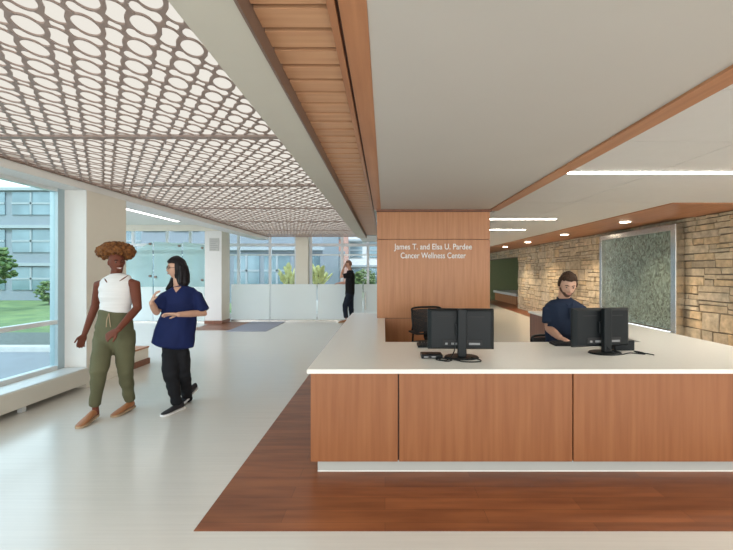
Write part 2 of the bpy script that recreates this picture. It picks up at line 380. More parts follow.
t = thing('wall_lettering', 'raised silver lettering in two lines on the wood sign wall', 'sign', (.72, YP, 1.9))
def text_mesh(name, s, x0, x1, z, cap):
    cu = bpy.data.curves.new('t', 'FONT'); cu.body = s; cu.size = 1; cu.extrude = .06; cu.space_character = 1.02; cu.offset = .008
    o = bpy.data.objects.new('t', cu); C.objects.link(o)
    dg = bpy.context.evaluated_depsgraph_get(); dg.update()
    me = bpy.data.meshes.new_from_object(o.evaluated_get(dg), depsgraph=dg)
    bpy.data.objects.remove(o)
    b = bmesh.new(); b.from_mesh(me); bpy.data.meshes.remove(me); b.verts.index_update()
    X = [v.co.x for v in b.verts]; sx = (x1 - x0) / (max(X) - min(X)); mn = min(X)
    sz = cap / .70
    for v in b.verts:
        v.co = Vector((x0 + (v.co.x - mn) * sx, YP - .008 - v.co.z * .1, z + v.co.y * sz))
    # one part per word
    isl = []; seen = set()
    for v in b.verts:
        if v.index in seen: continue
        st = [v]; comp = []; seen.add(v.index)
        while st:
            c_ = st.pop(); comp.append(c_)
            for e_ in c_.link_edges:
                o_ = e_.other_vert(c_)
                if o_.index not in seen: seen.add(o_.index); st.append(o_)
        isl.append(comp)
    isl.sort(key=lambda c_: min(v.co.x for v in c_)); words = []; right = -9
    for c_ in isl:
        lo, hi = min(v.co.x for v in c_), max(v.co.x for v in c_)
        if lo - right > .020: words.append([])
        words[-1].append(c_); right = max(right, hi)
    for wd in words:
        ids = {v.index for c_ in wd for v in c_}; n_ = b.copy(); n_.verts.ensure_lookup_table()
        bmesh.ops.delete(n_, geom=[v for v in n_.verts if v.index not in ids], context='VERTS')
        obj(name, n_, M['letter'], t)
    b.free()
text_mesh('word', 'James T. and Elsa U. Pardee', .135, 1.30, 1.45 + 22.6 / 66.7, .085)
text_mesh('word', 'Cancer Wellness Center', .235, 1.21, 1.45 + 13.8 / 66.7, .085)

# ------------------------------------------------------------------ stone wall
XS = 5.27
def stones(Y0, Y1, z0, z1, rnd, skip=None):
    bm = bmesh.new(); z = z0
    bandz = []
    while z < z1 - .02:
        H = rnd.choice([.14, .19, .24, .30]); H = min(H, z1 - z)
        if z1 - z - H < .06: H = z1 - z
        y = Y0 - rnd.random() * .3
        while y < Y1:
            L = rnd.uniform(.28, .75); ye = min(y + L, Y1); ya = max(y, Y0)
            k = rnd.random()
            if H < .13 or k < .40: rows = [(z, z + H)]
            elif H < .28 or k < .85:
                a = z + H * rnd.uniform(.36, .64); rows = [(z, a), (a, z + H)]
            else:
                a = z + H * rnd.uniform(.28, .38); b_ = z + H * rnd.uniform(.62, .72); rows = [(z, a), (a, b_), (b_, z + H)]
            for (za, zb) in rows:
                cuts = [ya, ye]
                if ye - ya > .36 and rnd.random() < .6: cuts = [ya, ya + (ye - ya) * rnd.uniform(.3, .7), ye]
                for q in range(len(cuts) - 1):
                    a0, a1 = cuts[q], cuts[q + 1]
                    if a1 - a0 < .05: continue
                    if skip and skip(a0, a1, za, zb): continue
                    d = rnd.uniform(.0, .035); g = .008
                    n0 = len(bm.verts)
                    box(bm, XS - .012 + d, XS + .12, a0 + g, a1 - g, za + g, zb - g)
                    bm.verts.ensure_lookup_table()
                    for v in bm.verts[n0:]:
                        v.co.y += rnd.uniform(-.010, .010); v.co.z += rnd.uniform(-.009, .009); v.co.x += rnd.uniform(-.005, .008) if v.co.x < XS + .05 else 0
            y += L
        z += H
    es = [e for e in bm.edges if all(v.co.x < XS + .05 for v in e.verts)]
    bmesh.ops.bevel(bm, geom=es, offset=.006, segments=1, affect='EDGES')
    return bm
rnd = random.Random(4)
wr = struct('wall_right', mbox(XS + .03, XS + .3, 5.4, 15.5, 0, 2.39), M['mortar'], 'buff ledge stone wall along the right of the hall', 'wall')
obj('stone_facing', stones(5.38, 15.5, 0, 2.39, rnd, skip=lambda a, b, c, d: a > 6.9 and b < 9.15 and c > .4 and d < 2.2), M['stone'], wr)
bm = bmesh.new(); box(bm, XS + .03, XS + .3, 15.51, 21.5, 2.05, 2.39)
wl = struct('wall_lintel', bm, M['mortar'], 'stone lintel above the opening to the green room', 'wall')
obj('stone_facing', stones(15.5, 21.5, 2.06, 2.39, rnd), M['stone'], wl)
struct('wall_green', mbox(4.0, 8.5, 20.6, 20.75, 0, 2.39), M['green'], 'olive green wall beyond the end of the stone wall', 'wall')
struct('wall_back_right', mbox(-.1, 4.0, 21.5, 21.7, 0, 2.4), M['taupe'], 'far end wall of the right hall', 'wall')
struct('wall_side_right', mbox(8.5, 8.7, -4, 22, 0, 3.2), M['white'], 'outer white wall beyond the stone wall', 'wall')

# low bench in the opening
t = thing('window_bench', 'low wood bench with pale top beside the green wall', 'bench', (6.3, 18, 0))
bm = bmesh.new(); box(bm, 5.75, 7.2, 17.1, 20.4, 0, .38); obj('bench_base', bm, M['cherry'], t)
bm = bmesh.new(); box(bm, 5.7, 7.25, 17.0, 20.5, .38, .50, bevel=.01); obj('bench_top', bm, M['counter'], t)

# ------------------------------------------------------------------ water feature
t = thing('water_wall', 'tall framed water feature with rippled dark glass on stone wall', 'water feature', (5.15, 8, .3))
y0, y1, zb, zt = 6.84, 9.28, .40, 2.30
bm = bmesh.new(); box(bm, 5.20, 5.23, y0 + .12, y1 - .1, zb, zt - .11); obj('water_sheet', bm, M['water'], t)
for (a, b) in ((y0, y0 + .13), (y1 - .1, y1)):
    bm = bmesh.new(); box(bm, 5.10, 5.255, a, b, zb - .1, zt, bevel=.004); obj('post', bm, M['steel'], t)
bm = bmesh.new(); box(bm, 5.10, 5.255, y0 + .131, y1 - .101, zt - .11, zt, bevel=.004); obj('top_rail', bm, M['steel'], t)
bm = bmesh.new(); box(bm, 5.02, 5.255, y0 + .131, y1 - .101, .18, zb - .03, bevel=.004); obj('trough', bm, M['steel'], t)
bm = bmesh.new(); box(bm, 5.12, 5.14, y0 + .14, y1 - .11, zb - .029, zb - .020); obj('trough_light', bm, M['trough'], t)
# ------------------------------------------------------------------ left side: columns, header, window, radiator
def col(name, x0, x1, ya, yb, z1, label):
    o = struct(name, mbox(x0, x1, ya, yb, 0, z1), M['taupe'], label, 'column')
    bm = bmesh.new(); box(bm, x0, x1 - .001, ya - .012, ya - .001, .09, z1); obj('lit_front_paint', bm, M['white'], o)  # white sheet paints the window light onto the column's front face
    bm = bmesh.new(); box(bm, x0 - .008, x1 + .012, ya - .025, yb + .01, 0, .085, bevel=.003); obj('plinth', bm, M['cherrydark'] if z1 > 2.6 else M['taupe'], o)
    return o
col('column', -4.12, -3.75, 4.91, 5.65, 2.478, 'pale square column beside the left window')
col('column', -5.05, -4.58, 10.94, 11.5, 2.75, 'white column by the frosted glass guard at the back')
bm = bmesh.new(); box(bm, -4.12, -3.75, -4, 12.55, 2.48, 2.565); box(bm, -4.12, -3.78, -4, 12.55, 2.566, 3.19)
struct('wall_header', bm, M['white'], 'white header above the left window and columns', 'wall')
bm = bmesh.new(); box(bm, -3.78, -3.735, -4, 12.55, 2.566, 2.60)
struct('trim_5', bm, M['brown'], 'thin brown trim along the left edge of fretwork ceiling', 'ceiling trim')

w = thing('window_1', 'large floor-length window at the left of the lobby', 'window', (-4.07, 3, .3), kind='structure')
bm = bmesh.new(); box(bm, -4.075, -4.063, -3.9, 4.80, .30, 2.46); obj('glass_pane', bm, M['glass'], w)
bm = bmesh.new()
for z, h in ((.25, .05), (.81, .05), (2.44, .05)): box(bm, -4.12, -4.03, -4, 4.9, z, z + h)
for yy in (-3.9, -1.9, .1, 2.1): box(bm, -4.12, -4.03, yy, yy + .05, .25, 2.49)
obj('window_frame', bm, M['alu'], w)
bm = bmesh.new(); box(bm, -4.125, -4.025, 4.80, 4.903, .25, 2.48); obj('window_jamb', bm, M['alud'], w)
bm = bmesh.new(); box(bm, -4.16, -4.00, -4, 4.88, .0, .249)
struct('wall_left', bm, M['white'], 'low white wall under the left window', 'wall')

t = thing('radiator_cover', 'long low white radiator cover under the left window', 'radiator', (-3.85, 2, 0))
bm = bmesh.new(); box(bm, -3.99, -3.70, -4, 4.89, .065, .25, bevel=.006); obj('cover', bm, M['beam'], t)
bm = bmesh.new(); box(bm, -3.985, -3.72, -4, 4.87, .2505, .258, bevel=.002); obj('top_grille', bm, M['alu'], t)
for yy in (-2.6, -.6, 1.4, 4.02):
    bm = bmesh.new(); box(bm, -3.79, -3.74, yy, yy + .045, 0, .07); obj('foot', bm, M['alu'], t)
t = thing('low_parapet', 'low beige bench wall beyond the near column', 'bench', (-3.9, 5.9, 0))
bm = bmesh.new(); box(bm, -4.05, -3.76, 5.665, 6.2, .09, .25); obj('body', bm, M['taupe'], t)
bm = bmesh.new(); box(bm, -4.05, -3.745, 5.665, 6.22, .0, .088); obj('base_strip', bm, M['cherrydark'], t)
bm = bmesh.new(); box(bm, -4.06, -3.75, 5.665, 6.21, .251, .275, bevel=.003); obj('wood_top', bm, M['cherryh'], t)

# alcove beyond the column
bm = bmesh.new(); prism(bm, [(-4.13, 5.2), (-4.4, 5.2), (-8.9, 10.85), (-4.13, 10.85)], 2.76, 2.85)
struct('ceiling_alcove', bm, M['white'], 'white ceiling of the alcove left of the columns', 'ceiling')
bm = bmesh.new(); box(bm, -9, -4.13, 10.86, 10.98, 2.60, 3.19)
struct('beam_alcove', bm, M['taupe'], 'grey bulkhead beam above the glass partition', 'beam')
t = thing('linear_light', 'long linear ceiling light in the alcove left of the near column', 'light', (-5.3, 8, 2.75))
bm = bmesh.new(); box(bm, -5.37, -5.23, 6.6, 10.0, 2.742, 2.758); obj('housing', bm, M['alu'], t)
bm = bmesh.new(); box(bm, -5.34, -5.26, 6.62, 9.98, 2.735, 2.7415); obj('diffuser', bm, M['lampw'], t)

# ------------------------------------------------------------------ rear window wall
YW = 12.6
def wx(px, Y=YW): return (px - 385) * Y / F
def wz(py, Y=YW): return 1.45 - (py - 272) * Y / F
def rear_window(name, x0, x1, muls, label):
    w = thing(name, label, 'window', ((x0 + x1) / 2, YW, 0), kind='structure')
    bm = bmesh.new(); box(bm, x0, x1, YW + .03, YW + .04, .12, 3.1); obj('glass_pane', bm, M['glass2'], w)
    bm = bmesh.new()
    box(bm, x0, x1, YW, YW + .08, 0, .12); box(bm, x0, x1, YW, YW + .08, 2.28, 2.37); box(bm, x0, x1, YW, YW + .08, 3.08, 3.19)
    for x in muls: box(bm, x - .04, x + .04, YW - .002, YW + .082, .0, 3.19)
    obj('window_frame', bm, M['bwhite'], w)
    bm = bmesh.new(); box(bm, x0, x1, YW + .005, YW + .06, 1.985, 2.02); obj('transom_bar', bm, M['alu'], w)
    return w
rear_window('window_2', -4.95, -2.84, [-4.74, -3.72, -2.88], 'rear window left of the beige rear column')
rear_window('window_3', -2.46, 1.0, [-2.40, -1.39, -.55, .4], 'rear window behind the man on the phone')
rear_window('window_4', -9, -4.95, [-8.95, -8.15, -7.05, -6.3, -5.5], 'rear window behind the teal glass partition')
struct('column_rear', mbox(-2.84, -2.46, YW - .15, YW + .2, 0, 3.19), M['taupe'], 'beige column between the two rear windows', 'column')

# frosted guard
YG = 11.54
xs_ = [-4.56, wx(270, YG), wx(317, YG), wx(363, YG), .55]
for i, lab in enumerate(('leftmost frosted glass guard panel beside the far white column', 'frosted glass guard panel below the beige rear column',
                         'frosted glass guard panel that the man on the phone leans over', 'frosted glass guard panel with steel pull, beside the sign wall')):
    a, b = xs_[i] + .012, xs_[i + 1] - .012
    t = thing('glass_guard_panel', lab, 'glass panel', ((a + b) / 2, YG, 0), group='frosted guard panels at the back')
    bm = bmesh.new(); box(bm, a, b, YG, YG + .016, .045, 1.09); obj('frosted_pane', bm, M['frost'], t)
    bm = bmesh.new(); box(bm, a, b, YG - .015, YG + .03, 0, .045); obj('base_channel', bm, M['steel'], t)
    if i == 3:
        bm = bmesh.new(); tube(bm, [(a + .06, YG - .06, .35), (a + .06, YG - .06, .85)], [.012, .012], seg=10)
        for z in (.42, .78): tube(bm, [(a + .06, YG - .06, z), (a + .06, YG + .0, z)], [.008, .008], seg=8)
        obj('pull_handle', bm, M['steel'], t)

# teal glass partition in the alcove
labs = ['teal glass partition panel behind the two walking women, leftmost with sloping top', 'middle teal glass partition panel behind the two walking women', 'teal glass partition panel next to the far white column']
pxs = [(120, 152.5), (154, 181.5), (183, 204.5)]
for i, (a, b) in enumerate(pxs):
    Y = 11.3; xa, xb = wx(a, Y), wx(b, Y)
    t = thing('glass_partition_panel', labs[i], 'glass panel', ((xa + xb) / 2, Y, 0), group='teal glass partition panels in the alcove')
    za = wz(258, Y) if i == 0 else wz(241.5, Y); zb_ = wz(241.5, Y) if i == 0 else wz(241.5 + 1.8 * i, Y)
    def slab(z0, zl, zr, y0_, y1_):
        bm = bmesh.new()
        vs = [(xa, z0), (xb, z0), (xb, zr), (xa, zl)]
        A = [bm.verts.new((x, y0_, z)) for x, z in vs]; B = [bm.verts.new((x, y1_, z)) for x, z in vs]
        bm.faces.new(A); bm.faces.new(B[::-1])
        for k in range(4): bm.faces.new((A[k], A[(k + 1) % 4], B[(k + 1) % 4], B[k]))
        return bm
    obj('glass_pane', slab(.03, za, zb_, Y, Y + .012), M['tealglass'], t)
    obj('frosted_film', slab(.04, 1.02, 1.02, Y - .003, Y - .0005), M['frost'], t)
    for (px, py) in ((b - 2, 244), (b - 2, 276), (a + 2, 275)):
        q = P(px, py + (2 * i), Y)
        bm = bmesh.new(); bmesh.ops.create_cone(bm, cap_ends=True, segments=14, radius1=.035, radius2=.035, depth=.05, matrix=Matrix.Translation((q.x, Y - .02, q.z)) @ Matrix.Rotation(PI / 2, 4, 'X'))
        obj('bolt', bm, M['brown'], t)
bm = bmesh.new(); box(bm, -9, -5.06, 11.25, 11.36, 0, .03)
struct('trim_6', bm, M['steel'], 'steel floor channel under the teal glass partition', 'trim')

# plaque on the far column
q0 = P(209.5, 238, 10.92); q1 = P(219, 251, 10.92)
t = thing('plaque', 'small grey information plaque on the far white column', 'sign', ((q0.x + q1.x) / 2, 10.92, q1.z))
bm = bmesh.new(); box(bm, q0.x, q1.x, 10.905, 10.926, q1.z, q0.z, bevel=.003); obj('plate', bm, M['paper'], t)
bm = bmesh.new()
for k in range(6):
    z = q0.z - .05 - k * .052; box(bm, q0.x + .03, q1.x - .03 - (.05 if k % 3 == 2 else 0), 10.903, 10.9055, z - .012, z)
obj('text_rows', bm, M['ink'], t)

# ------------------------------------------------------------------ fretwork ceiling
PX, QY, SH = .2645, .183, .13225
def field(x, y):
    q = y / QY; p = (x + q * SH) / PX
    w_ = q - p
    p = p - np.floor(p + .5); w_ = w_ - np.floor(w_ + .5)          # -0.5 .. 0.5
    ap, aw = np.abs(p), np.abs(w_)
    g1 = 1 - np.sqrt((p / .258) ** 2 + (w_ / .325) ** 2)
    bw = .5 - aw
    hb = np.minimum(.5 - .378 * np.sqrt(np.clip(1 - (ap / .284) ** 2, 0, 1)), .19 * np.sqrt(np.clip(1 - (ap / .300) ** 6, 0, 1)))
    g2 = (hb - bw) * 4
    pp = .5 - ap
    g3 = np.minimum((.142 + .14 * aw - pp) * 4, (.350 - 3.0 * pp ** 2 - aw) * 3)
    g4 = np.minimum((.135 - .25 * bw - pp) * 5, (.110 + 1.6 * pp ** 2 - bw) * 4)
    return np.maximum(np.maximum(g1, g2), np.maximum(g3, g4))      # > 0 : opening

def fret_mesh(W, L, res, th):
    nx, ny = int(W / res), int(L / res)
    X, Y = np.meshgrid(np.linspace(0, W, nx + 1), np.linspace(0, L, ny + 1), indexing='ij')
    G = -field(X, Y)                                                # > 0 : solid
    verts = []; faces = []; vid = {}
    def vert(key, x, y):
        i = vid.get(key)
        if i is None: i = vid[key] = len(verts); verts.append((x, y))
        return i
    hx, hy = W / nx, L / ny
    g = G.tolist(); sides = []
    for i in range(nx):
        for j in range(ny):
            cs = ((i, j), (i + 1, j), (i + 1, j + 1), (i, j + 1)); v = [g[a][b] for a, b in cs]
            if all(q <= 0 for q in v): continue
            loop = []; cross = []
            for k in range(4):
                (a, b), (c, d) = cs[k], cs[(k + 1) % 4]; va, vb = v[k], v[(k + 1) % 4]
                if va > 0: loop.append(vert((a, b), a * hx, b * hy))
                if (va > 0) != (vb > 0):
                    s = va / (va - vb); key = ('e',) + tuple(sorted((cs[k], cs[(k + 1) % 4])))
                    n_ = vert(key, (a + (c - a) * s) * hx, (b + (d - b) * s) * hy); loop.append(n_); cross.append((len(loop) - 1, va > 0))
            if len(loop) >= 3:
                faces.append(loop)
                for (ix, leaving) in cross:
                    if leaving: sides.append((loop[ix], loop[(ix + 1) % len(loop)]))
    n = len(verts)
    V = [(x, y, 0) for x, y in verts] + [(x, y, th) for x, y in verts]
    Fc = [f[::-1] for f in faces] + [[q + n for q in f] for f in faces] + [[a, b, b + n, a + n] for a, b in sides]
    me = bpy.data.meshes.new('fretwork'); me.from_pydata(V, [], Fc); me.update(); me.materials.append(M['fret'])
    return me
X0, X1, ZF, PL = -3.75, -.84, 2.576, 1.83
fm = fret_mesh(X1 - X0, PL, .0075, .008)
def bar_mesh():
    bm = bmesh.new(); W = X1 - X0
    box(bm, 0, W, -.032, .032, -.009, .01)
    me = bpy.data.meshes.new('joint_bar'); bm.to_mesh(me); bm.free(); me.materials.append(M['fret']); return me
bmsh = bar_mesh()
names = {0: 'fretwork ceiling panel nearest the camera, at the top left edge', 1: 'fretwork ceiling panel over the left window, in front of the first cross bar',
         2: 'fretwork ceiling panel between the first and second cross bars', 3: 'fretwork ceiling panel between the second and third cross bars',
         4: 'fretwork ceiling panel between the third and fourth cross bars', 5: 'fretwork ceiling panel farthest back, before the rear windows'}
first = None
for k in range(6):
    y = 3.25 - PL * 2 + PL * (k) + 0.0
    if k == 0:
        t = thing('fretwork_ceiling_panel', names[0], 'ceiling panel', (X0, y, ZF), group='backlit fretwork ceiling panels')
        a = bpy.data.objects.new('fretwork', fm); C.objects.link(a); a.parent = t
        b = bpy.data.objects.new('joint_bar', bmsh); C.objects.link(b); b.parent = t; b.location = (0, PL, 0)
        first = t
    else:
        t = copy_tree(first); t.location = (X0, y, ZF); t['label'] = names[k]
t = copy_tree(first); t.location = (X0, 3.25 + PL * 4 , ZF); t['label'] = names[5]
bpy.data.objects.remove([o for o in C.objects if o.get('label') == names[5]][0].children[0]) if False else None
bm = bmesh.new(); box(bm, -3.77, -.842, -4, 12.42, 2.66, 2.67)
lp = tag(obj('backlit_ceiling', bm, M['panel']), 'glowing cream fabric ceiling behind the fretwork panels', 'ceiling light')

# ------------------------------------------------------------------ linear lights and downlights on the right
def linear(xa, xb, Y, segs, lab):
    t = thing('linear_light', lab, 'light', ((xa + xb) / 2, Y, RZ), group='linear lights in the tiled ceiling')
    bm = bmesh.new(); box(bm, xa - .01, xb + .01, Y - .035, Y + .035, RZ - .006, RZ - .0005); obj('housing', bm, M['alu'], t)
    e = [xa] + segs + [xb]
    for i in range(len(e) - 1):
        bm = bmesh.new(); box(bm, e[i] + .012, e[i + 1] - .012, Y - .027, Y + .027, RZ - .012, RZ - .0065); obj('diffuser', bm, M['lamp'], t)
linear(1.74, 4.9, 3.72, [wx(663, 3.72), 3.9], 'nearest and longest linear ceiling light, upper right')
linear(1.0, wx(556.5, 7.0), 7.0, [wx(525.5, 7.0)], 'middle linear ceiling light, above the sign wall edge')
linear(1.3, wx(525.5, 8.75), 8.75, [wx(500, 8.75)], 'farthest short linear ceiling light beside the sign wall')
dl = None
dlabs = ['downlight nearest the water feature, largest in the wood soffit', 'second downlight from the water feature in the wood soffit',
         'third downlight from the water feature in the wood soffit', 'farthest downlight in the wood soffit, near the green wall']
for k, Y in enumerate((7.26, 9.72, 12.2, 14.5)):
    if k == 0:
        t = dl = thing('downlight', dlabs[0], 'light', (4.47, Y, 2.392), group='downlights in the wood soffit')
        bm = bmesh.new(); cyl(bm, (0, 0), .11, -.012, 0, seg=28); obj('trim_ring', bm, M['white'], t, local=True)
        bm = bmesh.new(); cyl(bm, (0, 0), .085, -.018, -.0125, seg=28); obj('lens', bm, M['downl'], t, local=True)
    else:
        t = copy_tree(dl); t.location = (4.47, Y, 2.392); t['label'] = dlabs[k]

# ------------------------------------------------------------------ reception desk
YD = 2.78
desk = thing('reception_desk', 'long cherry wood reception desk base with pale toe kick', 'desk', (.9, YD, 0))
for i, (a, b) in enumerate(((-.535, .096), (.096, 1.34), (1.34, 2.58), (2.58, 3.22))):
    bm = bmesh.new(); box(bm, a + .005, b - .005, YD, YD + .022, .098, .728, bevel=.0015); obj('front_panel', bm, M['deskwood'], desk)
bm = bmesh.new(); box(bm, -.53, 3.21, YD + .0225, YD + .03, .10, .728); obj('panel_backing', bm, M['groove'], desk)
bm = bmesh.new(); box(bm, -.488, 3.17, YD + .05, YD + .07, 0, .098); box(bm, -.488, -.468, YD + .07, 6.5, 0, .098); obj('toe_kick', bm, M['toe'], desk)
bm = bmesh.new(); box(bm, -.488, 3.17, YD + .046, YD + .0495, 0, .012); obj('floor_trim', bm, M['counter'], desk)
for i in range(3):
    a = YD + .03 + i * 1.2; b = min(a + 1.195, 6.55)
    bm = bmesh.new(); box(bm, -.535, -.513, a, b, .098, .728); obj('side_panel', bm, M['deskwood'], desk)
bm = bmesh.new(); box(bm, -.04, -.02, 3.86, 5.83, .0, .728); obj('inner_panel', bm, M['deskwood'], desk)
bm = bmesh.new(); box(bm, 2.545, 2.565, 3.9, 6.85, .0, .728); box(bm, 2.545, 3.2, 6.83, 6.85, 0, .728); obj('inner_panel', bm, M['cherrydark'], desk)
bm = bmesh.new(); box(bm, 3.19, 3.21, YD + .03, 6.85, .098, .728); obj('side_panel', bm, M['deskwood'], desk)
bm = bmesh.new()
prism(bm, [(-.555, 2.76), (3.24, 2.76), (3.24, 6.9), (2.53, 6.9), (2.53, 3.845), (0, 3.845), (0, YP - .002), (-.125, YP - .002), (-.125, 6.61), (-.555, 6.61)], .729, .76)
bmesh.ops.bevel(bm, geom=[e for e in bm.edges], offset=.003, segments=2, affect='EDGES')
tag(obj('countertop', bm, M['counter']), 'pale stone U-shaped countertop on the reception desk', 'countertop')

# ------------------------------------------------------------------ monitors
def cable(bm, pts, r=.004, sub=6):
    pts = [Vector(p) for p in pts]; out = []
    for i in range(len(pts) - 1):
        p0, p1, p2, p3 = pts[max(i - 1, 0)], pts[i], pts[i + 1], pts[min(i + 2, len(pts) - 1)]
        for k in range(sub):
            s = k / sub
            out.append(.5 * ((2 * p1) + (-p0 + p2) * s + (2 * p0 - 5 * p1 + 4 * p2 - p3) * s * s + (-p0 + 3 * p1 - 3 * p2 + p3) * s ** 3))
    out.append(pts[-1]); tube(bm, out, [r] * len(out), seg=8)

def monitor(loc, rz, label, zlow=.06):
    t = thing('computer_monitor', label, 'monitor', loc, rz, group='computer monitors on the reception counter')
    W, H = .27, .335; z0 = zlow
    bm = bmesh.new()
    # housing: rear (towards -Y, the visitor) tapers
    a = [(-W, .035), (W, .035), (W, .01), (W - .03, -.018), (-W + .03, -.018), (-W, .01)]
    A = [bm.verts.new((x, y, z0)) for x, y in a]; B = [bm.verts.new((x, y, z0 + H)) for x, y in a]
    bm.faces.new(A); bm.faces.new(B[::-1])
    for k in range(6): bm.faces.new((A[k], A[(k + 1) % 6], B[(k + 1) % 6], B[k]))
    for v in bm.verts:
        if v.co.y < 0: v.co.z += .02 if v.co.z < z0 + .1 else -.02
    bmesh.ops.bevel(bm, geom=list(bm.edges), offset=.004, segments=2, affect='EDGES')
    h = obj('housing', bm, M['black'], t, local=True)
    bm = bmesh.new(); box(bm, -W + .012, W - .012, .0352, .0365, z0 + .014, z0 + H - .014); obj('screen', bm, M['screen'], h, local=True)
    bm = bmesh.new(); box(bm, -.15, .17, -.024, -.0185, z0 + .035, z0 + .085, bevel=.002); obj('port_recess', bm, M['blackm'], h, local=True)
    for (x, w_) in ((-.13, .02), (-.08, .055), (.06, .09)):
        bm = bmesh.new(); box(bm, x, x + w_, -.034, -.0245, z0 + .045, z0 + .062, bevel=.002); obj('cable_plug', bm, M['port'], h, local=True)
    for x in (-.19, .06):
        bm = bmesh.new(); box(bm, x, x + .13, -.0205, -.0183, z0 + .268, z0 + .274); obj('vent', bm, M['blackm'], h, local=True)
    bm = bmesh.new(); box(bm, -.035, .035, -.085, -.035, .012, z0 + H + .004, bevel=.008); box(bm, -.05, .05, -.04, -.0185, z0 + .12, z0 + .22, bevel=.003); obj('stand_column', bm, M['black'], t, local=True)
    bm = bmesh.new()
    bmesh.ops.create_cone(bm, cap_ends=True, segments=40, radius1=.14, radius2=.13, depth=.012, matrix=Matrix.Translation((0, -.04, .0062)) @ Matrix.Diagonal((1, .78, 1, 1)))
    obj('stand_base', bm, M['black'], t, local=True)
    return t
# (the stand faces the visitor's side)
m1 = monitor((.62, 3.19, .76), math.radians(-3), 'computer monitor left on the counter, in front of the empty mesh chair', .055)
m2 = monitor((1.865, 3.36, .76), math.radians(9), 'computer monitor on the counter in front of the seated man in polo shirt', .045)

def cord(name, pts, label, r=.0045):
    bm = bmesh.new(); cable(bm, pts, r); return tag(obj(name, bm, M['black'], smooth=True), label, 'cable')
z = .7655
cord('cable', [(.56, 3.13, .88), (.55, 3.10, .82), (.50, 3.06, z), (.44, 3.02, z), (.40, 3.06, z), (.45, 3.10, z), (.52, 3.04, z), (.47, 2.99, z), (.42, 3.03, z + .008), (.49, 3.06, z + .008), (.60, 2.98, z), (.72, 2.98, z), (.74, 3.04, z), (.68, 3.07, z + .01)], 'tangled black cable looping below the left monitor')
cord('cable', [(1.86, 3.3, .86), (1.88, 3.26, .80), (1.95, 3.24, z), (2.06, 3.28, z + .004), (2.16, 3.25, z), (2.19, 3.31, z), (2.13, 3.33, z + .01), (2.11, 3.27, z + .012), (2.18, 3.24, z + .006), (2.22, 3.22, z)], 'black coiled cable on the counter right of the right monitor')
# docking box under left monitor and desk phone right
t = thing('docking_station', 'flat black docking box left of the left monitor stand', 'electronics', (.38, 3.1, .76))
bm = bmesh.new(); box(bm, .29, .46, 3.10, 3.22, .7605, .792, bevel=.006); obj('body', bm, M['black'], t)
for a in (.31, .37):
    bm = bmesh.new(); box(bm, a, a + .035, 3.0965, 3.0995, .77, .78); obj('port', bm, M['port'], t)
def keyboard(loc, rz, label):
    t = thing('keyboard', label, 'keyboard', loc, rz)
    bm = bmesh.new(); box(bm, -.22, .22, -.07, .07, .001, .018, bevel=.004)
    for v in bm.verts:
        if v.co.z > .009: v.co.z += max(0, -(v.co.y)) * .12
    obj('keyboard_body', bm, M['black'], t, local=True)
    bm = bmesh.new()
    for r in range(5):
        for c_ in range(15):
            if r == 4 and 3 < c_ < 10: continue
            x = -.205 + c_ * .0275; y = .045 - r * .0235 if r else .048
            box(bm, x, x + .023, y - .009, y + .009, .019 + max(0, -y) * .1, .0255 + max(0, -y) * .12)
    box(bm, -.09, .07, -.058, -.04, .024, .0305)
    obj('keys', bm, M['blackm'], t, local=True)
    return t
keyboard((1.80, 3.69, .76), PI, 'thin black keyboard under the seated man\'s hands')
keyboard((.52, 3.62, .76), PI, 'black keyboard behind the left monitor')
t = thing('desk_phone', 'black desk phone with handset right of the right monitor', 'phone', (2.10, 3.50, .76))
bm = bmesh.new(); prism(bm, [(2.02, 3.42), (2.19, 3.42), (2.19, 3.60), (2.02, 3.60)], .7605, .80)
for v in bm.verts:
    if v.co.z > .78 and v.co.y < 3.45: v.co.z += .05
bmesh.ops.bevel(bm, geom=list(bm.edges), offset=.004, segments=2, affect='EDGES'); obj('phone_body', bm, M['black'], t)
bm = bmesh.new(); tube(bm, [(2.045, 3.43, .868), (2.045, 3.50, .861), (2.045, 3.59, .836)], [(.022, .014), (.014, .010), (.022, .014)], seg=12); obj('handset', bm, M['black'], t)
bm = bmesh.new()
for r in range(4):
    for c_ in range(3): box(bm, 2.09 + c_ * .03, 2.112 + c_ * .03, 3.50 + r * .022, 3.515 + r * .022, .815 - r * .006, .832 - r * .006)
obj('buttons', bm, M['port'], t)

